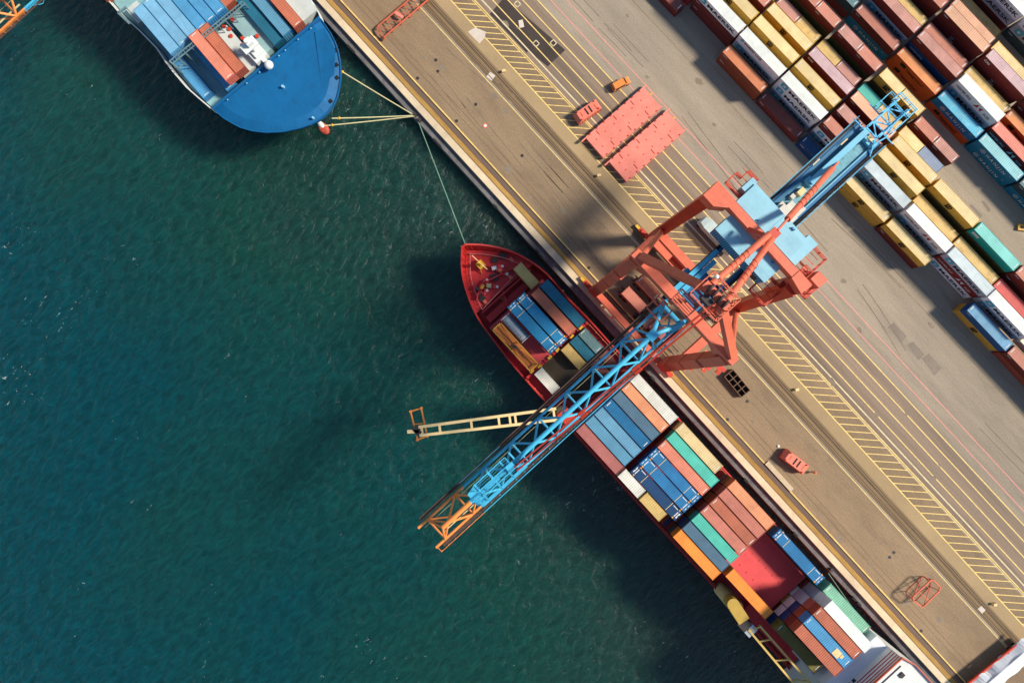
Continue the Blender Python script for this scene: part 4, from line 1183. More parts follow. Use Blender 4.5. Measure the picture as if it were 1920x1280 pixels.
# hatch covers and coamings
def hatch(u0, u1, v0, v1, z0, z1, m, nm='hatch_cover', det=True):
    mb = MB(); mb.box(u0, v0, z0, u1, v1, z1 - .25); mb.box(u0 - .12, v0 - .12, z1 - .25, u1 + .12, v1 + .12, z1)
    if det:
        k = v0 + 2.5
        while k < v1 - 1:
            mb.box(u0, k - .03, z1, u1, k + .03, z1 + .03); k += 2.52
        for i in range(7):
            for j in range(3):
                mb.box(u0 + .6 + i * (u1 - u0 - 1.4) / 6, v0 + 1.2 + j * (v1 - v0 - 2.6) / 2, z1, u0 + .78 + i * (u1 - u0 - 1.4) / 6, v0 + 1.6 + j * (v1 - v0 - 2.6) / 2, z1 + .1)
    mb.build(nm, m, RS)
hatch(-5.6, 8.1, -1.6, 14.4, 3.0, 4.9, red_hatch)
hatch(8.5, 21.3, .8, 14.2, 3.0, 3.4, hold_shaded, 'hold', False)
hatch(22.0, 35.0, -2.7, 14.9, 3.0, 4.9, red_deck); hatch(35.6, 50.2, -2.7, 14.9, 3.0, 4.9, red_deck)
hatch(50.8, 64.6, -2.7, 14.9, 3.0, 4.9, red_deck); hatch(65.2, 79.2, 2.3, 12.2, 3.0, 12.6, red_hatch)
hatch(79.9, 95.4, -2.7, 14.9, 3.0, 4.9, red_deck)
for u in (8.3, 21.6, 35.3, 50.4, 64.9, 79.6):
    mb = MB(); mb.box(u - .25, -3.0, 3.0, u + .25, 15.2, 5.0)
    for v in (-2.9, 0, 2.5, 5, 7.5, 10, 12.5, 15): mb.box(u - .35, v - .15, 3.0, u + .35, v + .15, 5.4)
    mb.build('lashing_bridge', red_deck, RS)
mb = MB()
for k in range(46):
    u = 9 + k * 2.2
    for v in (-3.3, 15.35): mb.box(u, v - .14, 3.0, u + .25, v + .14, 4.3)
mb.beam((8, -3.35, 4.3), (110, -3.35, 4.3), .12, .12); mb.beam((8, 15.4, 4.3), (110, 15.4, 4.3), .12, .12)
mb.build('side_rail', coral, RS)
mb = MB()
for (u, v) in ((8.3, 10.6), (8.3, 6.2), (8.3, 3.8), (8.3, .8), (8.2, 13.4), (7.9, -1.2)): mb.box(u - .3, v - .5, 5.3, u + .3, v + .5, 5.6)
build_each(mb, 'twistlock_box', yellow, RS)

def ship_boxes(prefix, u, v, ztop, codes, L, names, rz=0.0, org=None, ends=(0, 1), pitch=2.52, group=None, full=None):
    pass
cargo = 'containers on the red ship'
def cargo_box(code, u, v, top, L, label, ends=(0, 1)):
    o = container(code, (u + .03, v + .05, top - CH), R(random.uniform(-.12, .12)), L, label, cargo, ends=ends)
    o.scale = (.99, .962, 1); return o
def under(u, v, top, n, L, words, codes='DNsVK'):
    for i in range(1, n + 1):
        o = container(codes[(i + int(v)) % len(codes)], (u + .03, v + .05, top - CH - i * 2.69), 0, L, '%s container %s %s' % (KIND[codes[(i + int(v)) % len(codes)]][1], ['', 'one', 'two', 'three', 'four', 'five'][i] + (' tier under' if i == 1 else ' tiers under'), words), cargo, parts=False)
        o.scale = (.99, .962, 1)
kv = lambda k: -2.78 + 2.52 * k
# forward bay
cargo_box('v', -4.7, 12.2, 13, L40, 'petrol blue container at the quay side of the foremost bay')
cargo_box('s', -4.7, 9.62, 13, L40, 'terracotta container between two blues in the foremost bay')
cargo_box('x', -6.0, 6.7, 13, L45, 'cerulean container beside the terracotta one in the foremost bay'); cargo_box('x', -6.05, 4.1, 13, L45, 'cerulean container beside the silver tank in the foremost bay')
for o in [o for o in C.objects if o.get('label', '').startswith('cerulean')]:
    mk = bpy.data.objects.new('roof_stripe', MARKS); C.objects.link(mk); mk.parent = o; link_mats(mk, (ymark, inkw, cream))
for k, c_ in ((12.2, 'B'), (9.62, 'a')):
    pass
cargo_box('i', -11.5, 10.8, 9.1, L20, 'short mustard container on the fore deck of the red ship')
# low bay: darker boxes have the boom and stack shade in their colours
cargo_box('K', 8.7, 11.8, 6.1, L20, 'short dark grey container nearest the quay in the shaded low bay'); cargo_box('v', 8.7, 9.25, 6.1, L20, 'short dark teal container in the shaded low bay')
cargo_box('i', 8.7, 6.65, 6.1, L20, 'short mustard container in the shaded low bay'); cargo_box('7', 8.7, -1.35, 6.1, L20, 'short off white container at the port rail of the low bay')
cargo_box('D', 15.0, 11.8, 6.1, L20, 'short dark brown container in the boom shade nearest the quay'); cargo_box('D', 15.0, 9.25, 6.1, L20, 'short dark brown container in the boom shade inboard')
# seven across behind the boom
for k in (0, 6):
    w_ = 'port edge' if k == 0 else 'quay edge'
    under(22.4, kv(k), 18.4, 4, L40, 'the top box, %s, bay below the boom' % w_)
    under(36.1, kv(k), 18.4, 4, L40, 'the top box, %s, second full bay' % w_)
for k in range(7): under(51.9, kv(k), 18.2, 4, L40, 'the %s box from port, third full bay' % ORD[k])
under(65.6, kv(6), 18.2, 4, L45, 'the cobalt box beside the red hatch'); under(65.2, kv(1), 18.0, 4, L40, 'the bright orange box beside the red hatch')
under(79.6, kv(1), 19 - 2 * 2.7, 3, L40, 'the visible boxes of the port aft stack'); under(80.4, kv(6), 19 - 2.7, 4, L40, 'the sage green box aft')
for k in (2, 3, 4, 5): under(79.6, kv(k), 24.2 - 4 * 2.7, 2, L40, 'the visible ends of the %s aft stack' % ORD[k])
for v_, n_, w_ in ((12.2, 2, 'petrol blue box'), (9.62, 2, 'terracotta box'), (6.7, 2, 'cerulean box next to terracotta'), (4.1, 2, 'cerulean box next to the tank')): under(-4.7, v_, 13, n_, L40, 'the %s, foremost bay' % w_)
names3 = ['1', '2', '3', '4', '5', '6', '7']
for k, c_ in enumerate(names3):
    cargo_box(c_, 22.4, kv(k), 18.4, L40, '%s container in the bay just below the crane boom' % KIND[c_][1])
n4 = {1: 'd', 2: 'b', 3: 'b', 4: 'u', 5: '9'}
lab4 = {1: 'deep navy striped container in the second full bay', 2: 'cobalt striped container beside the deep navy one', 3: 'cobalt striped container beside the coral pink one',
        4: 'coral pink container between cobalt and jade ones', 5: 'jade green container beside the buff one'}
for k, c_ in n4.items(): cargo_box(c_, 36.1, kv(k), 18.4, L45, lab4[k])
cargo_box('8', 36.0, kv(6), 18.4, L40, 'buff container along the quay side of the red ship')
cargo_box('7', 35.1, kv(0), 18.2, L20, 'short off white container on the port edge beside deep navy one'); cargo_box('i', 41.6, kv(0), 18.2, L20, 'short mustard container on the port edge beside deep navy one')
lab5 = ['bright orange container on the port edge beside the slate one', 'slate grey container beside a jade one in the third full bay', 'jade green container beside the slate one',
        'brick pink container beside the jade one', 'terracotta container between two brick pink ones', 'brick pink container beside the apricot one', 'apricot container at the quay edge of the third full bay']
for k, c_ in enumerate('e59asa6'):
    cargo_box(c_, 51.9, kv(k), 18.2, L40, lab5[k])
cargo_box('b', 65.6, kv(6), 18.2, L45, 'cobalt striped container beside the open red hatch'); cargo_box('e', 65.2, kv(1), 18.0, L40, 'bright orange container on the left of the open red hatch')
# aft bay: tall stacks whose end doors show
def stack(u, k, top, codes, lab, L=L40):
    for i, c_ in enumerate(codes):
        nm = KIND[c_][1]
        w_ = 'topmost' if i == 0 else ['', 'second', 'third', 'fourth', 'fifth'][i] + ' down'
        cargo_box(c_, u, kv(k), top - i * 2.7, L, '%s container, %s in the %s aft stack' % (nm, w_, lab))
stack(79.6, 1, 19.0, 'lNB', 'port')
stack(79.6, 2, 24.2, 'sBNwB', 'second'); stack(79.6, 3, 24.2, 'rsNwi', 'middle'); stack(79.6, 4, 24.2, 'saGGw', 'fourth'); stack(80.6, 5, 23.4, 'wwGGa', 'fifth'); stack(80.4, 6, 19.0, 'fT', 'quay side')
mb = MB(); q = Vector((88.4, kv(3) + .7, 24.2)); mb.box(q.x - .7, q.y - .5, q.z - .02, q.x + .9, q.y + 1.0, q.z + .03); mb.box(q.x + 1.0, q.y + .1, q.z - .02, q.x + 1.5, q.y + .9, q.z + .03)
tag(mb.build('tarpaulin_patch', cream), 'cream patch stuck on top of the mid blue aft container', 'patch')
# yellow spreader-like flat with crossing chains, tank container
FL = thing('flat_rack', 'orange flat rack with yellow frame and crossed chains on the red ship', 'flat rack', (-4.7, -1.5, 9.4))
mb = MB(); mb.box(.2, .2, 0, 12.0, 2.24, .5); mb.build('deck_plate', mat('orange_plate', (222, 124, 54), .6, .08, .4, .4, (150, 90, 50)), FL)
mb = MB()
for y in (0.08, 2.36): mb.beam((0, y, 1.7), (12.19, y, 1.7), .2, .26)
for x in (.1, 12.09): mb.beam((x, 0, 1.7), (x, 2.44, 1.7), .24, .26)
for x in (.1, 12.09):
    for y in (.1, 2.34): mb.beam((x, y, 0), (x, y, 1.8), .2, .2)
mb.build('top_frame', yellow, FL)
mb = MB()
for (a, b_) in (((.3, .2), (6.3, 1.2)), ((.3, 2.2), (5.8, 1.1)), ((11.9, .3), (6.0, 1.3)), ((11.9, 2.2), (6.2, 1.3)), ((4.6, .3), (7.4, 2.2))): mb.beam((a[0], a[1], 1.4), (b_[0], b_[1], 1.2), .09, .09)
mb.box(5.7, .9, 1.0, 6.5, 1.6, 1.5); mb.build('chain', dark_steel, FL)
TK = thing('tank_container', 'silver tank container beside the cerulean containers on the red ship', 'tank container', (-5.0, 1.35, 9.0))
silver = mat('silver_cladding', (190, 200, 204), .35, .06, .5, .2, (140, 150, 155), metal=.3)
mb = MB(); mb.tube((.6, 1.22, 1.3), (6.1, 1.22, 1.3), 1.12, 20); mb.sphere((.6, 1.22, 1.3), 1.12, 20, 10, 0, (.5, 1, 1)); mb.sphere((6.1, 1.22, 1.3), 1.12, 20, 10, 0, (.5, 1, 1))
mb.build('tank', silver, TK, smooth=True)
mb = MB()
for i in range(6): mb.tube((1.2 + i * .88, 1.22, 1.3), (1.28 + i * .88, 1.22, 1.3), 1.16, 20)
mb.box(.8, .8, 2.42, 5.8, 1.64, 2.48); mb.build('band', mat('grey_cladding', (150, 160, 166), .5, .06, .5, .2), TK)
mb = MB()
for x in (0, 6.6):
    for y in (0, 2.3): mb.box(x, y, 0, x + .14, y + .14, 2.5)
    mb.box(x, .14, 0, x + .14, 2.3, .14); mb.box(x, .14, 2.36, x + .14, 2.3, 2.5)
mb.build('frame', mat('pale_frame', (196, 206, 210), .5, .06, .5), TK)
# deck cranes of the ship
def jib(par, a, b_, w0, w1, m, ties):
    a, b_ = Vector(a), Vector(b_); d = (b_ - a).normalized(); s_ = Vector((-d.y, d.x, 0)).normalized(); mb = MB()
    mb.beam(a + s_ * w0 / 2, b_ + s_ * w1 / 2, .55, .7); mb.beam(a - s_ * w0 / 2, b_ - s_ * w1 / 2, .55, .7)
    for t in ties:
        c_ = a.lerp(b_, t); w_ = w0 + (w1 - w0) * t; mb.beam(c_ - s_ * w_ / 2, c_ + s_ * w_ / 2, .45, .4)
    return mb.build('jib', m, par)
DC = tag(MB().build('deck_crane', cream, RS))
DC.data = (lambda m_: (m_.materials.append(cream), m_)[1])(MB().tube((19.3, -2.4, 3), (19.3, -2.4, 15), 1.3, 16).mesh('deck_crane'))
mb = MB(); mb.box(17.6, -4.0, 15, 20.8, -.8, 19.4); mb.box(17.2, -3.4, 19.4, 20.0, -1.4, 20.2); mb.build('crane_house', coral_dk, DC)
J0, J1 = at(1044, 776, 20), at(786, 808, 20)
jib(DC, J0, J1, 2.3, 1.7, cream, (.02, .3, .34, .42, .62, .85, .98))
mb = MB(); c_ = at(782, 807, 20); d = (J1 - J0).normalized(); s_ = Vector((-d.y, d.x, 0))
mb.box(c_.x - .9, c_.y - .6, 19.4, c_.x + .9, c_.y + .6, 20.3, 1); mb.beam(J1, at(764, 809, 20), .7, .6, 0)
mb.build('jib_head', [cream, dark_steel], DC)
mb = MB()
P4 = [at(770, 771, 18.6), at(790, 765, 18.6), at(801, 817, 18.6), at(783, 824, 18.6)]
for i in range(4): mb.beam(P4[i], P4[(i + 1) % 4], .28, .3)
for p in P4: mb.tube(p + Vector((0, 0, -.6)), p + Vector((0, 0, .4)), .28, 8)
mb.beam(at(777, 795, 18.6), at(798, 793, 18.6), .2, .2); mb.build('hook_frame', mat('rust_orange_paint', (214, 132, 58), .5, .1, .6, .4, (140, 80, 40)), DC)
DC2 = MB().tube((73.2, -3.0, 3), (73.2, -3.0, 14.5), 1.5, 16).build('deck_crane', cream, RS)
olive_y = mat('olive_yellow_paint', (196, 160, 70), .5, .08, .4, .35, (130, 104, 50))
mb = MB(); A_, B_ = at(1371, 1128, 16), at(1392, 1160, 16)
mb.beam(A_, B_, 2.5, 2.6); mb.tube(A_ + Vector((0, 0, -1.4)), A_ + Vector((0, 0, 1.5)), 1.25, 18); mb.build('crane_house', olive_y, DC2)
mb = MB(); a_ = at(1398, 1166, 16.4); mb.box(a_.x - 1.2, a_.y - 1.6, 15.4, a_.x + 1.0, a_.y + .6, 17.2, 0); mb.box(a_.x + 1.1, a_.y - 1.6, 15.4, a_.x + 2.8, a_.y + .8, 16.6, 1)
mb.build('winch', [dark_steel, silver], DC2)
a1, b1, a2, b2 = at(1403, 1179, 16.5), at(1492, 1285, 16.5), at(1424, 1172, 16.5), at(1526, 1288, 16.5)
mb = MB()
for p, q in ((a1, b1), (a2, b2)):
    mb.beam(p, q + (q - p) * .4, .42, .7)
for t in (.02, .22, .55, .9): mb.beam(a1.lerp(b1, t), a2.lerp(b2, t), .28, .3)
mb.build('jib', mat('ochre_paint', (236, 196, 110), .5, .06, .4, .3, (170, 120, 60)), DC2)
# red gear aft on the starboard side
mb = MB()
for (x, y, r_) in ((1630, 1200, 1.0), (1636, 1212, .9), (1645, 1222, 1.0), (1655, 1228, .8)):
    p = at(x, y, 8); mb.box(p.x - r_, p.y - r_ * .8, 3, p.x + r_, p.y + r_ * .8, 8.2)
build_each(mb, 'deck_locker', coral, RS)
mb = MB()
p, q = at(1636, 1206, 9), at(1650, 1218, 9); mb.beam(p, q, .5, .4); mb.tube(p, q, .3, 8); mb.sphere(p, .6, 10, 6); mb.sphere(p.lerp(q, .5), .5, 10, 6); mb.build('davit', yellow, RS)
RB = thing('rescue_boat', 'orange rescue boat stowed just forward of the white deckhouse', 'boat', tuple(at(1650, 1226, 9)), R(0))
mb = MB(); mb.sphere((0, 0, 0), 1.0, 14, 8, 0, (2.6, .95, .8)); mb.build('hull', orange, RB, smooth=True)
mb = MB(); mb.box(-.9, -.5, .5, .8, .5, 1.15); mb.build('canopy', coral, RB)
# deckhouse
DH = MB(); pts = [(96.4, -5.2), (96.4, 14.4), (99.2, 15.4), (112, 15.4), (112, -5.2)]
DH.poly(pts, 3, 25.9)
dh = DH.build('deckhouse', white, RS)
mb = MB(); mb.box(93.4, -.6, 3.2, 96.38, 14.2, 20.9); mb.beam((93.5, -.5, 21.3), (93.5, 14.1, 21.3), .08, .08); mb.build('added_front_ledge', mat('shade_tinted_white', (236, 238, 244), .5, .03, .4, .1), dh)  # ledge added to catch skylight; its white carries the lavender shade tint
mb = MB()
for z in (22.7, 23.6, 24.5, 25.2): mb.box(96.36, -5.0, z, 96.398, 14.3, z + .28)
mb.build('red_stripe', mat('crimson_paint', (190, 40, 50), .5, .05, 1.0), dh)
mb = MB()
for v in (3.1, 4.3): mb.box(96.33, v, 21.2, 96.37, v + .7, 22.2)
mb.build('window', glass, dh)
mb = MB(); pp = offset(pts, .12)
for a, b_ in zip(pts, pts[1:] + pts[:1]): mb.beam((a[0], a[1], 26.2), (b_[0], b_[1], 26.2), .18, .6)
mb.build('parapet', coral, dh)
mb = MB(); mb.beam((97.6, -4, 26.0), (97.6, 13.2, 26.0), .16, .12); mb.box(99.5, 3.2, 25.9, 100.8, 4.0, 26.3); mb.box(98.6, 11.6, 25.9, 99.4, 12.6, 26.2); mb.build('roof_fitting', dark_steel, dh)

# ---- blue ship
BA = R(-2.0)            # lies two degrees off the quay line
blue_hull = mat('blue_hull_paint', (8, 84, 132), .4, .06, .12, .3, (12, 74, 140), streak=.1)
blue_deck = mat('blue_cover_paint', (8, 98, 152), .5, .08, .15, .7, (6, 78, 124), fine=.06, streak=.25, panel=4.4, pamt=.045)
grey_deck = mat('grey_green_deck', (138, 182, 190), .7, .12, .3, .5, (84, 130, 140))
pale_deck = mat('pale_hatch_paint', (200, 208, 204), .6, .06, .3, .4, (160, 172, 172), fine=.05)
BS = thing('container_ship', 'big blue container ship with blue covered bow cut off by the photo top edge', 'ship')
ZB = 12.0
bow = [(403.7, 207.5), (420, 222), (436, 231.5), (450, 239), (474, 246), (500, 249), (531, 247.5), (562, 241), (583, 234), (600, 225), (614, 214), (625, 200), (632, 186), (636, 170), (639, 151), (639.5, 132.5), (638, 115), (634, 95), (628, 78), (620, 62.5), (611, 49), (602.5, 37.5)]
bw = [tuple(at(x, y, ZB)) for x, y in bow]
p_aft = [tuple(at(x, y, ZB)) for x, y in ((395, 203), (375, 186), (350, 164), (325, 135), (310, 115), (295, 92), (262, 58), (222, 22), (150, -60), (60, -160))]
s_aft = [tuple(at(x, y, ZB)) for x, y in ((598, 25), (588, 8), (574, -12), (540, -52), (450, -150), (360, -250))]
bring = p_aft[::-1] + bw + s_aft
CX = at(560, 200, ZB)
def blow(p):
    c0 = at(505, 120, ZB); ax = Vector((math.cos(BA * -1 * -1), math.sin(BA), 0)); ax = Vector((math.cos(R(2)), -math.sin(R(2)), 0))
    d = Vector(p) - c0; t = d.dot(ax); s__ = d - ax * t
    k = max(0., min(1., (t + 4) / 14)); f = 1 - .62 * k
    return (c0.x + ax.x * t * (1 - .45 * k) + s__.x * f, c0.y + ax.y * t * (1 - .45 * k) + s__.y * f, p[2])
blw = [blow(p) for p in bring]
ar = sum(bring[i][0] * bring[(i + 1) % len(bring)][1] - bring[(i + 1) % len(bring)][0] * bring[i][1] for i in range(len(bring)))
sg = 1 if ar > 0 else -1
bin_ = offset(bring, .3 * sg)
mb = MB(); n_ = len(bring)
Rr = [[(p[0], p[1], ZB) for p in bring], [(p[0] * .9 + q[0] * .1, p[1] * .9 + q[1] * .1, ZB - 2.6) for p, q in zip(bring, blw)], [(p[0] * .4 + q[0] * .6, p[1] * .4 + q[1] * .6, 4.0) for p, q in zip(bring, blw)], [(q[0], q[1], -6) for q in blw]][::-1]
mb.add(sum(Rr, []), [(k * n_ + i, k * n_ + (i + 1) % n_, (k + 1) * n_ + (i + 1) % n_, (k + 1) * n_ + i) for k in range(3) for i in range(n_)])
mb.build('hull', blue_hull, BS, smooth=False)
# blue bow cover, slightly domed, with a crease
mb = MB(); N = len(bw); c0 = at(505, 120, ZB)
inner = [(p[0] * .86 + c0.x * .14, p[1] * .86 + c0.y * .14, ZB + .7) for p in bw]
mb.add([(p[0], p[1], ZB + .02) for p in bw] + inner, [(i, i + 1, N + i + 1, N + i) for i in range(N - 1)])
mb.add(inner, [tuple(range(N))])
mb.add([(*bw[0][:2], ZB), (*bw[-1][:2], ZB), inner[-1], inner[0]], [(0, 1, 2, 3)])
mb.add([tuple(at(590, 60, ZB + .9)), tuple(at(608, 52, ZB + .9)), tuple(at(629, 95, ZB + .95)), tuple(at(627, 140, ZB + .9)), tuple(at(603, 160, ZB + .72))], [(0, 1, 2, 3, 4)])
mb.build('bow_cover', blue_deck, BS)
mb = MB()
for a, b_ in zip(bw[:-1], bw[1:]): mb.beam(Vector(a) + Vector((0, 0, .1)), Vector(b_) + Vector((0, 0, .1)), .22, .5)
mb.beam(Vector(bw[0]) + Vector((0, 0, .6)), Vector(bw[-1]) + Vector((0, 0, .6)), .5, 1.6); mb.build('bow_rim', mat('blue_rim_paint', (20, 96, 150), .4, .05, .5), BS)
mb = MB(); p = at(532, 164, ZB + .8); mb.tube(p, p + Vector((0, 0, .8)), .3, 10); p = at(588, 222, ZB + .7); mb.tube(p, p + Vector((0, 0, .6)), .25, 10)
for t in (.12, .3, .42, .6, .66, .78, .9): 
    p = Vector(bw[0]).lerp(Vector(bw[-1]), t); mb.sphere(p + Vector((0.6, 0, 1.3)), .16, 8, 5)
build_each(mb, 'vent', crane_pale, BS)
mb = MB()
for (x, y) in ((629, 95), (631, 122), (632, 146), (620, 190)):
    p = at(x, y, ZB + .3); mb.box(p.x - .35, p.y - .35, ZB + .05, p.x + .35, p.y + .35, ZB + .55)
build_each(mb, 'fairlead', black, BS)
# main deck
dk = [p for p in bin_[:len(p_aft)]] + [bin_[len(p_aft)], bin_[len(p_aft) + N - 1]] + [p for p in bin_[len(p_aft) + N:]]
mb = MB(); mb.add([(p[0], p[1], 9.4) for p in dk], [tuple(range(len(dk)))]); mb.build('deck', grey_deck, BS)
mb = MB()
P1 = [Vector(p) for p in bring[:len(p_aft) + 1]]; P2 = [Vector(p) for p in bring[len(p_aft) + N - 1:]]
for L_ in (P1, P2):
    mb = MB()
    for a, b_ in zip(L_[:-1], L_[1:]): mb.beam(a + Vector((0, 0, -1.2)), b_ + Vector((0, 0, -1.2)), .22, 2.8)
    mb.build('bulwark', white, BS)
ax = Vector((math.cos(R(2)), -math.sin(R(2)), 0)); sx = Vector((math.sin(R(2)), math.cos(R(2)), 0)); SR = R(-2)
def bbox(x, y, h, l, w_, t, m, nm, par=BS, z0=None):
    p = at(x, y, h); mb = MB(); mb.box(0, 0, (z0 - h) if z0 is not None else -t, l, w_, 0); return mb.build(nm, m, par, loc=p, rz=SR)
# px of the left aft corner of each, going forward
bbox(395, 72, 13.2, 10.6, 4.4, 1, pale_deck, 'hatch_cover', z0=9.4); bbox(428, 35, 13.0, 10.8, 4.6, 1, mat('grey_teal_hatch', (150, 184, 186), .7, .1, .3, .5, (110, 150, 156)), 'hatch_cover', z0=9.4)
bbox(506, -6, 12.6, 8.6, 6.0, 1, pale_deck, 'hatch_cover', z0=9.4)
bbox(236, 18, 11.0, 4.0, 3.0, 1, pale_deck, 'mooring_platform', z0=9.4)
mb = MB()
for (x0, y0, x1, y1) in ((318, 115, 455, 3), (322, 121, 460, 7)):
    a, b_ = at(x0, y0, 16.5), at(x1, y1, 16.5); mb.beam(a, b_, .18, .2)
    for t in range(12): mb.beam(a.lerp(b_, t / 11), a.lerp(b_, t / 11) - Vector((0, 0, 6.5)), .16, .16)
a, b_ = at(318, 115, 16.5), at(455, 3, 16.5); a2, b2 = at(322, 121, 16.5), at(460, 7, 16.5)
for t in range(28): mb.beam(a.lerp(b_, t / 27), a2.lerp(b2, t / 27), .1, .1)
mb.beam(at(318, 115, 16.5), at(335, 128, 16.5), .3, .4); mb.beam(at(335, 128, 16.5), at(343, 121, 16.5), .2, .2)
mb.beam(at(222, 24, 14), at(243, 44, 14), .5, .4); mb.beam(at(222, 24, 14), at(236, 14, 14), .4, .4); mb.beam(at(236, 14, 14), at(262, 44, 14), .2, .3)
mb.build('lashing_bridge', mat('grey_teal_paint', (110, 140, 146), .6, .1, .5, .4, (60, 80, 84)), BS)
mb = MB(); m2_ = MB()
for i in range(46):
    x = random.uniform(0, 1); y = random.uniform(0, 1)
    p = at(340 + 52 * x + 45 * y * 0, 128 + 52 * x + 14 * (y - .5), 9.5); mb.box(p.x - .3, p.y - .25, 9.4, p.x + .3 * random.uniform(.5, 1.6), p.y + .25, 9.7 + .6 * random.random())
for (x, y) in ((405, 72), (430, 55), (433, 68), (455, 72), (472, 90), (456, 84), (482, 68), (436, 37), (420, 50)):
    p = at(x, y, 13.3); m2_.tube((p.x, p.y, 13.2), (p.x, p.y, 13.5), .42, 10)
mb.build('deck_fitting', mat('brown_fitting', (120, 100, 84), .7, .3, 1.0), BS)['kind'] = 'stuff'; build_each(m2_, 'hatch_fitting', coral_dk, BS)
mb = MB(); p = at(487, 105, 14)
mb.box(p.x - 2.4, p.y - 1.6, 9.4, p.x + 1.0, p.y + 1.5, 14.6); mb.box(p.x - 3.2, p.y - .9, 14.6, p.x + .4, p.y + 1.3, 15.2); mb.tube((p.x - 1, p.y, 14), (p.x - 1, p.y, 20), .5, 12)
mb.box(p.x - 2.0, p.y - 1.9, 18, p.x + .2, p.y + 1.6, 18.3); mb.box(p.x - 1.6, p.y - .5, 18.3, p.x - .2, p.y + .9, 19.6); mb.sphere(at(504, 122, 14.5), .95, 16, 10); mb.beam((p.x, p.y, 14.2), at(503, 120, 14), .9, .6)
mb.build('foremast', white, BS)
cg2 = 'containers on the blue ship'
def bcont(code, x, y, top, L, label, fwd=True):
    """x, y: port forward top corner in the survey picture"""
    p = at(x, y, top); o = p - ax * L
    return container(code, (o.x, o.y, top - CH), SR, L, label, cg2, ends=(0, 1))
qs = []
for k, c_ in enumerate(['q', 'q', 'q', 'r', 'r', 'r']):
    x, y = 320 + 17.3 * k, 102.5 - 14.7 * k
    w_ = ['leftmost pale blue', 'second pale blue', 'third pale blue', 'fourth, mid blue', 'fifth, mid blue', 'sixth, mid blue'][k]
    bcont(c_, x, y, 15.2, L40, '%s container in the row aft of the blue ship catwalk' % w_)
bcont('s', 424, 14, 15.2, L40, 'terracotta container at the end of the blue row aft')
bcont('s', 253 - 60, 27 - 30, 14, L40, 'terracotta container at the photo top near the mooring platform')
bcont('r', 426, 171, 12.9, L40, 'blue container low beneath the two coral ones on the blue ship')
bcont('u', 424, 152.5, 16.8, L40, 'coral pink container, left of two side by side on the blue ship'); bcont('s', 443, 139, 16.2, L40, 'terracotta container, right of the coral pink one on the blue ship')
bcont('v', 515, 86, 14.2, L40, 'petrol container in shade left of two teal ones on the blue ship'); bcont('2', 531, 69, 14.8, L40, 'steel blue container beside the terracotta one near the blue bow')
bcont('s', 552, 54, 15.6, L40, 'terracotta container nearest the quay behind the blue bow')
bcont('r', 382, 186, 11.2, L40, 'grey blue container lowest beside the port deck of the blue ship')
# bulb of the blue ship at the waterline
mb = MB(); c_ = at(607, 241, -3.3); mb.sphere(c_, 1.0, 16, 10, 0, (1.7, 1.1, .6)); mb.sphere(at(602, 234, -3.0), .8, 12, 8, 1, (1.5, .8, .7)); mb.build('bulbous_bow', [mat('antifouling', (196, 74, 50), .6, .2, 1.2, .5, (230, 190, 180)), white], BS, smooth=True)

# mooring lines
def rope(name, pts, r, m, label, floats=()):
    mb = MB(); P = [Vector(p) for p in pts]; seg = []
    for a, b_ in zip(P[:-1], P[1:]):
        for i in range(12):
            t = i / 12; q = a.lerp(b_, t); q.z -= 4 * (a - b_).length * .012 * t * (1 - t); seg.append(q)
    seg.append(P[-1]); mb.path(seg, r, 6)
    root = tag(mb.build(name, m), label, 'mooring line', 'mooring lines')
    for f_ in floats:
        q = seg[int(f_ * (len(seg) - 1))]; m3 = MB(); m3.sphere(q, .33, 10, 6); m3.build('float', yellow, root)
E1 = at(776, 216, -.6)
rope('mooring_line', [at(642, 135, 9), E1], .13, green_rope, 'pale mooring line from the starboard bow of the blue ship', (.05,))
rope('mooring_line', [at(622, 222, 9), E1 + Vector((.2, .1, 0))], .13, green_rope, 'upper of two pale lines from the blue ship bow tip', (.12,))
rope('mooring_line', [at(608, 236, 6), E1 + Vector((.3, 0, 0))], .13, green_rope, 'lower of two pale lines from the blue ship bow tip', (.12,))
rope('mooring_line', [at(872, 457, 10.4), at(785, 230, -.6)], .11, teal_rope, 'long green line from the red bow to the quay bollard')
rope('mooring_line', [at(1604, 1147, 4.6), at(1553, 1074, -.5)], .11, teal_rope, 'green line beside the sage green container aft')

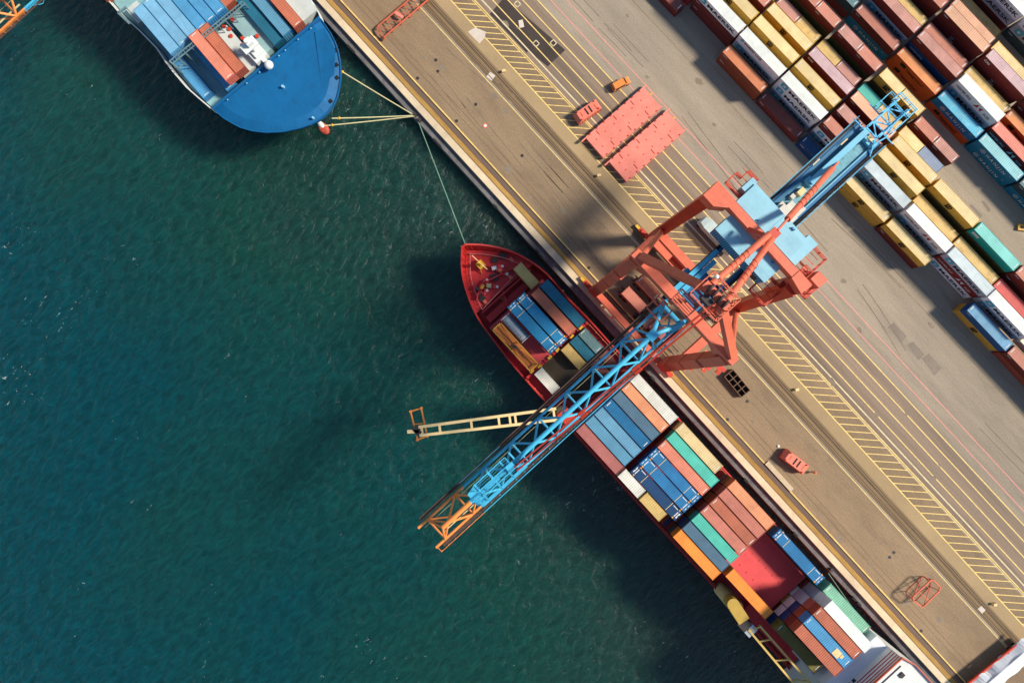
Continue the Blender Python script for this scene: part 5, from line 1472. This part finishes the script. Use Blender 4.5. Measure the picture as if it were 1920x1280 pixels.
# ------------------------------------------------------------------ things on the quay
def hatch_cover(x, y, label):
    """x, y: left seaward corner at height 1.6"""
    T = thing('pontoon_hatch_cover', label, 'hatch cover', tuple(at(x, y, 0)), R(90) - R(1.0) * 0, 'pontoon hatch covers')
    T.rotation_euler[2] = R(90)
    mb = MB(); L, Wd = 18.0, 6.3
    mb.box(.4, -Wd, .35, L, 0, 1.5)
    mb.box(-.9, -.3, .8, .6, 0, 1.45); mb.box(L - .4, -.3, .8, L + .9, 0, 1.45); mb.box(L - .4, -Wd, .8, L + .3, -Wd + .35, 1.45)
    mb.build('panel', hatch_pink, T)
    mb = MB()
    for i in range(8):
        for y_ in (-.15, -Wd + .15): mb.box(1.4 + i * 2.15, y_ - .12, 1.5, 1.75 + i * 2.15, y_ + .12, 1.64)
    for i in range(3): mb.box(3.2 + i * 5.2, -1.7, 1.5, 3.3 + i * 5.2, -.5, 1.6)
    for i in range(3): mb.box(4.2 + i * 5.2, -Wd + .6, 1.5, 4.3 + i * 5.2, -Wd + 1.9, 1.6)
    for i in range(6):
        for j in range(2): mb.box(1.9 + i * 2.7, -2.1 - j * 2.1, 1.5, 2.15 + i * 2.7, -1.9 - j * 2.1, 1.58)
    build_each(mb, 'cleat', coral_dk, T)
    mb = MB()
    for i in range(5): mb.box(1 + i * 4, -Wd + .4, 0, 1.6 + i * 4, -.4, .35)
    build_each(mb, 'timber_block', dark_steel, T)
    mb = MB(); mb.box(L, -2.6, 1.2, L + .45, -2.2, 1.5); mb.build('lug', yellow, T)
    return T
hatch_cover(1094, 263, 'pink hatch cover lying nearer the orange van').rotation_euler[2] = R(88.5)
hatch_cover(1137, 307, 'pink hatch cover lying nearer the gantry crane').rotation_euler[2] = R(88.5)
def gear_box(x, y, rz, label):
    T = thing('steel_gear_box', label, 'gear box', tuple(at(x, y)), rz, 'coral steel gear boxes')
    mb = MB()
    prof = [(0, .35, .2), (0, 0, 0)]
    mb.add([(-3.0, -1.25, .1), (3.0, -1.25, .1), (3.0, 1.25, .1), (-3.0, 1.25, .1), (-3.15, -1.25, 1.7), (3.15, -1.25, 1.7), (3.15, 1.25, 1.7), (-3.15, 1.25, 1.7),
            (-2.5, -1.15, 2.5), (2.5, -1.15, 2.5), (2.5, 1.15, 2.5), (-2.5, 1.15, 2.5)],
           [(3, 2, 1, 0), (0, 1, 5, 4), (1, 2, 6, 5), (2, 3, 7, 6), (3, 0, 4, 7), (4, 5, 9, 8), (5, 6, 10, 9), (6, 7, 11, 10), (7, 4, 8, 11), (8, 9, 10, 11)])
    mb.build('body', mat('gear_coral', (240, 128, 104), .5, .06, .3, .3, (190, 80, 62)), T)
    mb = MB(); mb.box(-.55, -.85, 2.5, -.15, .85, 2.512); mb.box(.45, -.85, 2.5, .85, .85, 2.512); mb.build('slot', black, T)
    mb = MB()
    for x_ in (-2.3, 2.3):
        for y_ in (-1.15, 1.15): mb.tube((x_, y_ * .85, 2.5), (x_, y_ * .85, 2.85), .16, 8)
    for i in range(9): mb.box(-2.8 + i * .7, -1.32, .2, -2.68 + i * .7, -1.25, 1.7); mb.box(-2.8 + i * .7, 1.25, .2, -2.68 + i * .7, 1.32, 1.7)
    mb.box(-1.7, -.5, 2.5, -1.6, .6, 2.56); mb.box(1.9, -.6, 2.5, 1.98, .5, 2.56)
    mb.build('lug', coral_dk, T)
gear_box(1100, 214, R(82), 'coral steel gear box with two dark slots beside the pink hatch covers')
gear_box(1485, 863, R(10), 'coral steel gear box with two dark slots beside the worker')
def van(x, y, rz):
    T = thing('van', 'small orange van parked above the pink hatch covers', 'van', tuple(at(x, y)), rz)
    paint = mat('van_orange', (246, 146, 74), .3, .04, 1.0)
    secs = [(-2.2, .82, .75, .45), (-2.1, .9, 1.75, .35), (-1.9, .86, 1.92, .3), (.7, .86, 1.95, .3), (1.35, .84, 1.1, .3), (2.05, .80, .98, .32), (2.25, .72, .7, .4)]
    mb = MB(); vs = []
    for (x_, w_, zt_, zb_) in secs:
        vs += [(x_, -w_, zb_), (x_, -w_, max(zb_ + .1, min(zt_, 1.0))), (x_, -w_ * .86, zt_), (x_, w_ * .86, zt_), (x_, w_, max(zb_ + .1, min(zt_, 1.0))), (x_, w_, zb_)]
    fs = [(i * 6 + j, (i + 1) * 6 + j, (i + 1) * 6 + (j + 1) % 6, i * 6 + (j + 1) % 6) for i in range(len(secs) - 1) for j in range(6)]
    fs += [(5, 4, 3, 2, 1, 0), tuple(range((len(secs) - 1) * 6, len(secs) * 6))]
    mb.add(vs, fs); mb.build('body', paint, T)
    mb = MB(); mb.add([(.76, -.7, 1.94), (.76, .7, 1.94), (1.34, .68, 1.16), (1.34, -.68, 1.16)], [(0, 3, 2, 1)]); mb.build('windscreen', glass, T).location.z = .02
    for s_ in (-1, 1):
        mb = MB(); mb.add([(-1.8, s_ * .905, 1.1), (.6, s_ * .885, 1.1), (.5, s_ * .79, 1.75), (-1.8, s_ * .80, 1.75)], [(0, 1, 2, 3)]); mb.build('side_window', glass, T)
        mb = MB(); mb.box(.85, s_ * .88, 1.05, 1.0, s_ * 1.08, 1.25); mb.build('mirror', black, T)
    mb = MB(); mb.quad((-2.2, -.7, 1.2), (-2.2, .7, 1.2), (-2.08, .66, 1.72), (-2.08, -.66, 1.72)); mb.build('rear_window', glass, T)
    for x_ in (-1.35, 1.4):
        for s_ in (-1, 1):
            mb = MB(); mb.tube((x_, s_ * .68, .33), (x_, s_ * .92, .33), .33, 16); w_ = mb.build('wheel', black, T); m3 = MB(); m3.tube((x_, s_ * .92, .33), (x_, s_ * .93, .33), .19, 12); m3.build('rim', silver, w_)
    mb = MB()
    for s_ in (-.55, .55): mb.box(2.2, s_ - .14, .62, 2.27, s_ + .14, .78)
    mb.build('headlight', white, T)
van(1163, 160, R(76))
# ribbed bin rack
BR = thing('bin_rack', 'dark open steel rack of eight square bins on the apron', 'bin rack', tuple(at(1379, 718)), R(-3) + R(0))
mb = MB()
for i in range(5): mb.box(-3.1 + i * 1.52, -1.35, 0, -2.98 + i * 1.52, 1.35, 1.5)
for y_ in (-1.35, -.06, 1.23): mb.box(-3.1, y_ + .003, .003, 3.1, y_ + .12, 1.497)
mb.build('partition', mat('brown_steel', (132, 104, 82), .7, .15, .6, .4, (70, 52, 42)), BR)
mb = MB(); mb.box(-3.05, -1.3, .05, 3.05, 1.3, .12); mb.build('floor_plate', mat('scrap_dark', (54, 46, 42), .8, .4, 1.4), BR)
mb = MB()
for i in range(40):
    a = Vector((random.uniform(-2.9, 2.9), random.uniform(-1.2, 1.2), .2)); mb.beam(a, a + Vector((random.uniform(-.5, .5), random.uniform(-.5, .5), random.uniform(0, .5))), .08, .08)
mb.build('lashing_rods', dark_steel, BR)
# tubular lifting frame
LF = thing('lifting_cradle', 'coral tubular lifting cradle casting an open shadow on the apron', 'lifting frame', tuple(at(1727, 1106, 0)), R(0))
o0 = at(1727, 1106, 0)
tp = [at(x, y, 3.0) - o0 for x, y in ((1712, 1118), (1713, 1126), (1728, 1137), (1732, 1136), (1761, 1107), (1763, 1100), (1750, 1086.5), (1745, 1087))]
mb = MB()
for i in range(8): mb.beam(tp[i], tp[(i + 1) % 8], .26, .3)
for a, b_, t in ((7, 3, .0),): pass
mb.beam(tp[0].lerp(tp[7], .33), tp[3].lerp(tp[4], .33), .12, .12); mb.beam(tp[0].lerp(tp[7], .72), tp[3].lerp(tp[4], .72), .12, .12)
mb.build('top_ring', coral, LF)
mb = MB()
bt = [Vector((p.x * .96 - .2, p.y * .9, .15)) for p in tp]
for i in range(8): mb.beam(bt[i], bt[(i + 1) % 8], .09, .1)
mb.build('base_ring', coral_dk, LF)
for i in (0, 3, 4, 7):
    mb = MB(); mb.beam(bt[i], tp[i], .12, .12); mb.build('leg', coral_dk, LF)
mb = MB(); mb.add([tp[6], tp[7], tp[6].lerp(tp[7], .5) - Vector((0, 0, 1.6))], [(0, 1, 2)]); mb.beam(tp[0], bt[7], .14, .14); mb.beam(tp[3], bt[4], .14, .14); mb.build('brace', coral_dk, LF)
# lattice gangway
LG = thing('lattice_gangway', 'coral lattice gangway section lying on the apron at the top edge', 'gangway', tuple(at(715, 62)), 0)
o0 = at(715, 62, 0); f_ = lambda x, y, z=1.2: at(x, y, z) - o0
mb = MB()
for z in (.3, 1.3):
    mb.beam(f_(708, 50, z), f_(806, -33, z), .26, .26); mb.beam(f_(720, 70, z), f_(818, -13, z), .26, .26)
for i in range(7):
    t = i / 6; a, b_ = f_(708, 50, 1.3).lerp(f_(806, -33, 1.3), t), f_(720, 70, 1.3).lerp(f_(818, -13, 1.3), t); mb.beam(a, b_, .16, .16)
    if i < 6: mb.beam(a, f_(720, 70, 1.3).lerp(f_(818, -13, 1.3), (i + 1) / 6), .12, .12)
    mb.beam(a, a - Vector((0, 0, 1.1)), .14, .14); mb.beam(b_, b_ - Vector((0, 0, 1.1)), .14, .14)
mb.beam(f_(708, 50, 1.3), f_(708, 63, .8), .3, .3); mb.beam(f_(720, 70, 1.3), f_(718, 76, .3), .3, .3); mb.beam(f_(708, 63, .8), f_(719, 72, .6), .2, .2)
mb.build('lattice', coral, LG)
mb = MB(); a = f_(741, 23, 1.35); b_ = f_(756, 33, 1.35); mb.beam(a, b_, .7, .1); mb.build('plate', hatch_pink, LG)
# worker beside the gear box
PR = thing('person', 'person in an orange vest standing by the coral gear box', 'person', tuple(at(1524, 884)), R(200))
def skin(name, verts, edges, rad, m, par, sub=1, root=0):
    me = bpy.data.meshes.new(name); me.from_pydata(verts, edges, []); o = bpy.data.objects.new(name, me); C.objects.link(o)
    md = o.modifiers.new('s', 'SKIN'); 
    if not me.skin_vertices: me.attributes  # layer is made by the modifier below
    return o
def body_mb():
    """one continuous figure: cross-sections lofted from foot to crown, arms and legs branching from shared rings"""
    mb = MB()
    def loft(cs, n=10):
        vs = []
        for (c, rx, ry) in cs:
            for i in range(n):
                a = 2 * math.pi * i / n; vs.append((c[0] + rx * math.cos(a), c[1] + ry * math.sin(a), c[2]))
        fs = [(k * n + i, k * n + (i + 1) % n, (k + 1) * n + (i + 1) % n, (k + 1) * n + i) for k in range(len(cs) - 1) for i in range(n)]
        fs += [tuple(range(n - 1, -1, -1)), tuple(range((len(cs) - 1) * n, len(cs) * n))]
        mb.add(vs, fs, 0)
    for s_ in (-1, 1):
        loft([((.06, s_ * .12, .0), .14, .055), ((.03, s_ * .12, .09), .075, .055), ((0, s_ * .11, .45), .065, .062), ((0, s_ * .1, .85), .09, .09), ((0, s_ * .06, .98), .12, .11)])
        loft([((.22, s_ * .27, .78), .03, .04), ((.18, s_ * .27, .86), .035, .035), ((.08, s_ * .26, 1.12), .045, .045), ((0, s_ * .23, 1.4), .06, .06), ((0, s_ * .16, 1.46), .08, .07)])
    loft([((0, 0, .86), .13, .17), ((0, 0, 1.0), .12, .16), ((0, 0, 1.2), .125, .18), ((0, 0, 1.38), .12, .2), ((0, 0, 1.46), .09, .15), ((0, 0, 1.5), .055, .06), ((.01, 0, 1.58), .06, .06), ((.02, 0, 1.66), .1, .08), ((.01, 0, 1.74), .1, .08), ((0, 0, 1.8), .05, .05)])
    return mb
body_mb().build('body', mat('dark_workwear', (52, 56, 70), .8, .1, 2.0), PR)
mb = MB(); mb.box(-.17, -.21, .98, .17, .21, 1.47); mb.box(-.15, -.3, 1.25, .12, -.2, 1.48); mb.box(-.15, .2, 1.25, .12, .3, 1.48); mb.build('vest', mat('hi_vis_orange', (255, 120, 70), .7, .05, 2.0), PR)
mb = MB(); mb.sphere((.01, 0, 1.74), .14, 12, 8, 0, (1.15, 1, .75)); mb.box(.05, -.09, 1.7, .22, .09, 1.73); mb.build('helmet', mat('helmet_orange', (250, 140, 80), .4, .03, 2.0), PR)
mb = MB(); mb.sphere((.09, 0, 1.66), .065, 10, 6); mb.box(.145, -.015, 1.64, .17, .015, 1.68); mb.build('face', mat('skin_tone', (214, 160, 130), .6, .05, 2.0), PR)
LP_ = MB(); LP_.tube((0, 0, 0), (0, 0, .1), .35, 16); LP_.sphere((0, 0, .15), .3, 12, 6, 0, (1, 1, .5))
tag(LP_.build('ground_lamp', white, loc=at(1459, 836)), 'small round white lamp on the ground beside the coral gear box', 'lamp')
# containers and truck beneath the gantry
def ground_box(code, x, y, top, L, label, rz=0.0, z0=0):
    p = at(x, y, top); return container(code, (p.x, p.y, top - CH), rz, L, label, 'boxes under the gantry crane', ends=(0, 1))
ground_box('a', 1165, 550, 4.2, L20, 'short ribbed brick pink container left under the gantry crane', R(1)); ground_box('s', 1191, 528, 4.2, L20, 'short terracotta container right under the gantry crane', R(1))
def trailer(x, y, L, label):
    T = thing('container_trailer', label, 'trailer', tuple(at(x, y)), R(1), 'trailers under the gantry crane')
    mb = MB(); mb.box(-.6, .5, 1.1, L + 3.2, .7, 1.45); mb.box(-.6, 1.74, 1.1, L + 3.2, 1.94, 1.45)
    for i in range(6): mb.box(i * L / 5, .7, 1.15, i * L / 5 + .15, 1.74, 1.4)
    mb.build('chassis', dark_steel, T)
    for x_ in (.8, 2.1):
        for y_ in (.2, 1.9):
            mb = MB(); mb.tube((x_, y_, .5), (x_, y_ + .36, .5), .5, 14); mb.build('wheel', black, T)
    return T
t1 = trailer(1156, 553, 6.1, 'trailer carrying the brick pink container under the gantry'); t2 = trailer(1182, 531, 6.1, 'trailer carrying the terracotta container under the gantry')
def tractor(px, py, c1, label):
    T = thing('terminal_tractor', label, 'tractor', tuple(at(px, py)), R(1), 'terminal tractors under the gantry crane')
    mb = MB(); mb.box(0, 0, .9, 1.7, 2.3, 2.9); mb.box(.1, .2, 2.9, 1.5, 2.1, 3.05); mb.build('cab', c1, T)
    mb = MB(); mb.box(1.7, .2, 1.6, 1.72, 2.1, 2.7); mb.build('windscreen', glass, T)
    mb = MB(); mb.box(-2.5, .5, .6, 1.6, 1.8, .95); mb.build('chassis', dark_steel, T)
    for x_ in (-1.8, 1.0):
        for y_ in (0, 1.95):
            mb = MB(); mb.tube((x_, y_, .5), (x_, y_ + .36, .5), .5, 14); mb.build('wheel', black, T)
tractor(1199, 607, mat('salmon_cab', (206, 140, 124), .5, .05, .6), 'salmon cab terminal tractor in front of the brick pink container'); tractor(1228, 577, mat('green_cab', (110, 190, 170), .5, .05, .6), 'green and white terminal tractor in front of the terracotta container')
# boxes seen through the boom root and a silver truck body by the near leg
ground_box('1', 1216, 612, 4.2, L20, 'dusty pink container seen through the fork of the boom', R(1))
trailer(1207, 615, 6.1, 'trailer carrying the dusty pink container under the boom fork')
ST = thing('box_truck', 'silver roofed truck half hidden by the machinery house', 'truck', tuple(at(1312, 430)), R(1))
mb = MB(); mb.box(0, -.1, 1.0, 8.6, 2.5, 3.6); 
for i in range(20): mb.box(.3 + i * .42, 0, 3.6, .42 + i * .42, 2.4, 3.64)
mb.build('cargo_body', mat('pale_silver', (196, 212, 208), .5, .05, .4, .3), ST)
mb = MB(); mb.add([(0, -.05, 1.0), (0, 2.45, 1.0), (-1.6, 2.2, 1.0), (-1.6, .2, 1.0), (0, -.05, 3.6), (0, 2.45, 3.6), (-1.2, 2.1, 3.3), (-1.2, .3, 3.3)], [(3, 2, 1, 0), (4, 5, 6, 7), (1, 2, 6, 5), (2, 3, 7, 6), (3, 0, 4, 7)]); mb.build('cab', mat('pale_silver', (196, 212, 208)), ST)
for x_ in (-.8, 5.8, 7.0):
    for y_ in (0, 2.0):
        mb = MB(); mb.tube((x_, y_, .5), (x_, y_ + .36, .5), .5, 14); mb.build('wheel', black, ST)
# tarpaulin covered load at the lower right corner
TL = thing('covered_trailer', 'red trailer under a wavy white tarpaulin in the lower right corner', 'trailer', tuple(at(1830, 1290)), 0)
o0 = at(1830, 1290, 0)
def tarp(par, a, b_, w0, nm):
    a, b_ = Vector(a), Vector(b_); d = (b_ - a); n_ = 26; s_ = Vector((-d.y, d.x, 0)).normalized(); mb = MB(); vs = []
    for i in range(n_ + 1):
        t = i / n_; c = a + d * t; wv = .28 * math.sin(t * 19) + .16 * math.sin(t * 37 + 1)
        vs += [c + s_ * (w0 + .15 * math.sin(t * 23)), c + s_ * (w0 * .45) + Vector((0, 0, .75)), c - s_ * (w0 * .45) + Vector((0, 0, .75 )), c - s_ * (w0 * .55 + .2 * math.sin(t * 17)) + Vector((0, 0, .45)), c - s_ * (w0 + .5 + wv) + Vector((0, 0, -.5 + .2 * math.sin(t * 29)))]
    mb.add(vs, [(i * 5 + j, (i + 1) * 5 + j, (i + 1) * 5 + j + 1, i * 5 + j + 1) for i in range(n_) for j in range(4)])
    return mb.build(nm, mat('white_tarpaulin', (224, 228, 232), .6, .04, .5, .1), par)
A1, A2 = at(1822, 1310, 3.0) - o0, at(1935, 1213, 3.0) - o0
tarp(TL, A2, A1, 2.0, 'tarpaulin')
mb = MB(); B1, B2 = at(1806, 1288, 2.4) - o0, at(1907, 1207, 2.4) - o0; mb.beam(B1, B2, .4, .5); mb.beam((A1 + A2) / 2 - (A2 - A1) * .48 - Vector((0, 0, 1.2)), (A1 + A2) / 2 + (A2 - A1) * .48 - Vector((0, 0, 1.2)), 3.2, .9); mb.build('frame', coral_dk, TL)
for t in (.12, .2, .8, .88):
    for s_ in (-1.2, 1.2):
        c = A1.lerp(A2, t); d = (A2 - A1).normalized(); q = Vector((-d.y, d.x, 0)); c = Vector((c.x, c.y, .5)) + q * s_; mb = MB(); mb.tube(c - q * .18, c + q * .18, .5, 14); mb.build('wheel', black, TL)
# yellow spreader by the dark aisle
YS = thing('lifting_spreader', 'yellow spreader bar cut by the right edge of the photo', 'spreader', tuple(at(1908, 428)), R(40))
mb = MB(); mb.box(-.3, -.5, .2, 6, -.1, .7); mb.box(-.3, .5, .2, 6, .9, .7); mb.box(-.3, -.1, .2, .2, .5, .6); mb.build('beam', yellow, YS)
mb = MB()
for x_ in (0, 5.6):
    for y_ in (-.5, .7): mb.box(x_ - .15, y_, 0, x_ + .2, y_ + .2, .2)
mb.build('foot', dark_steel, YS)
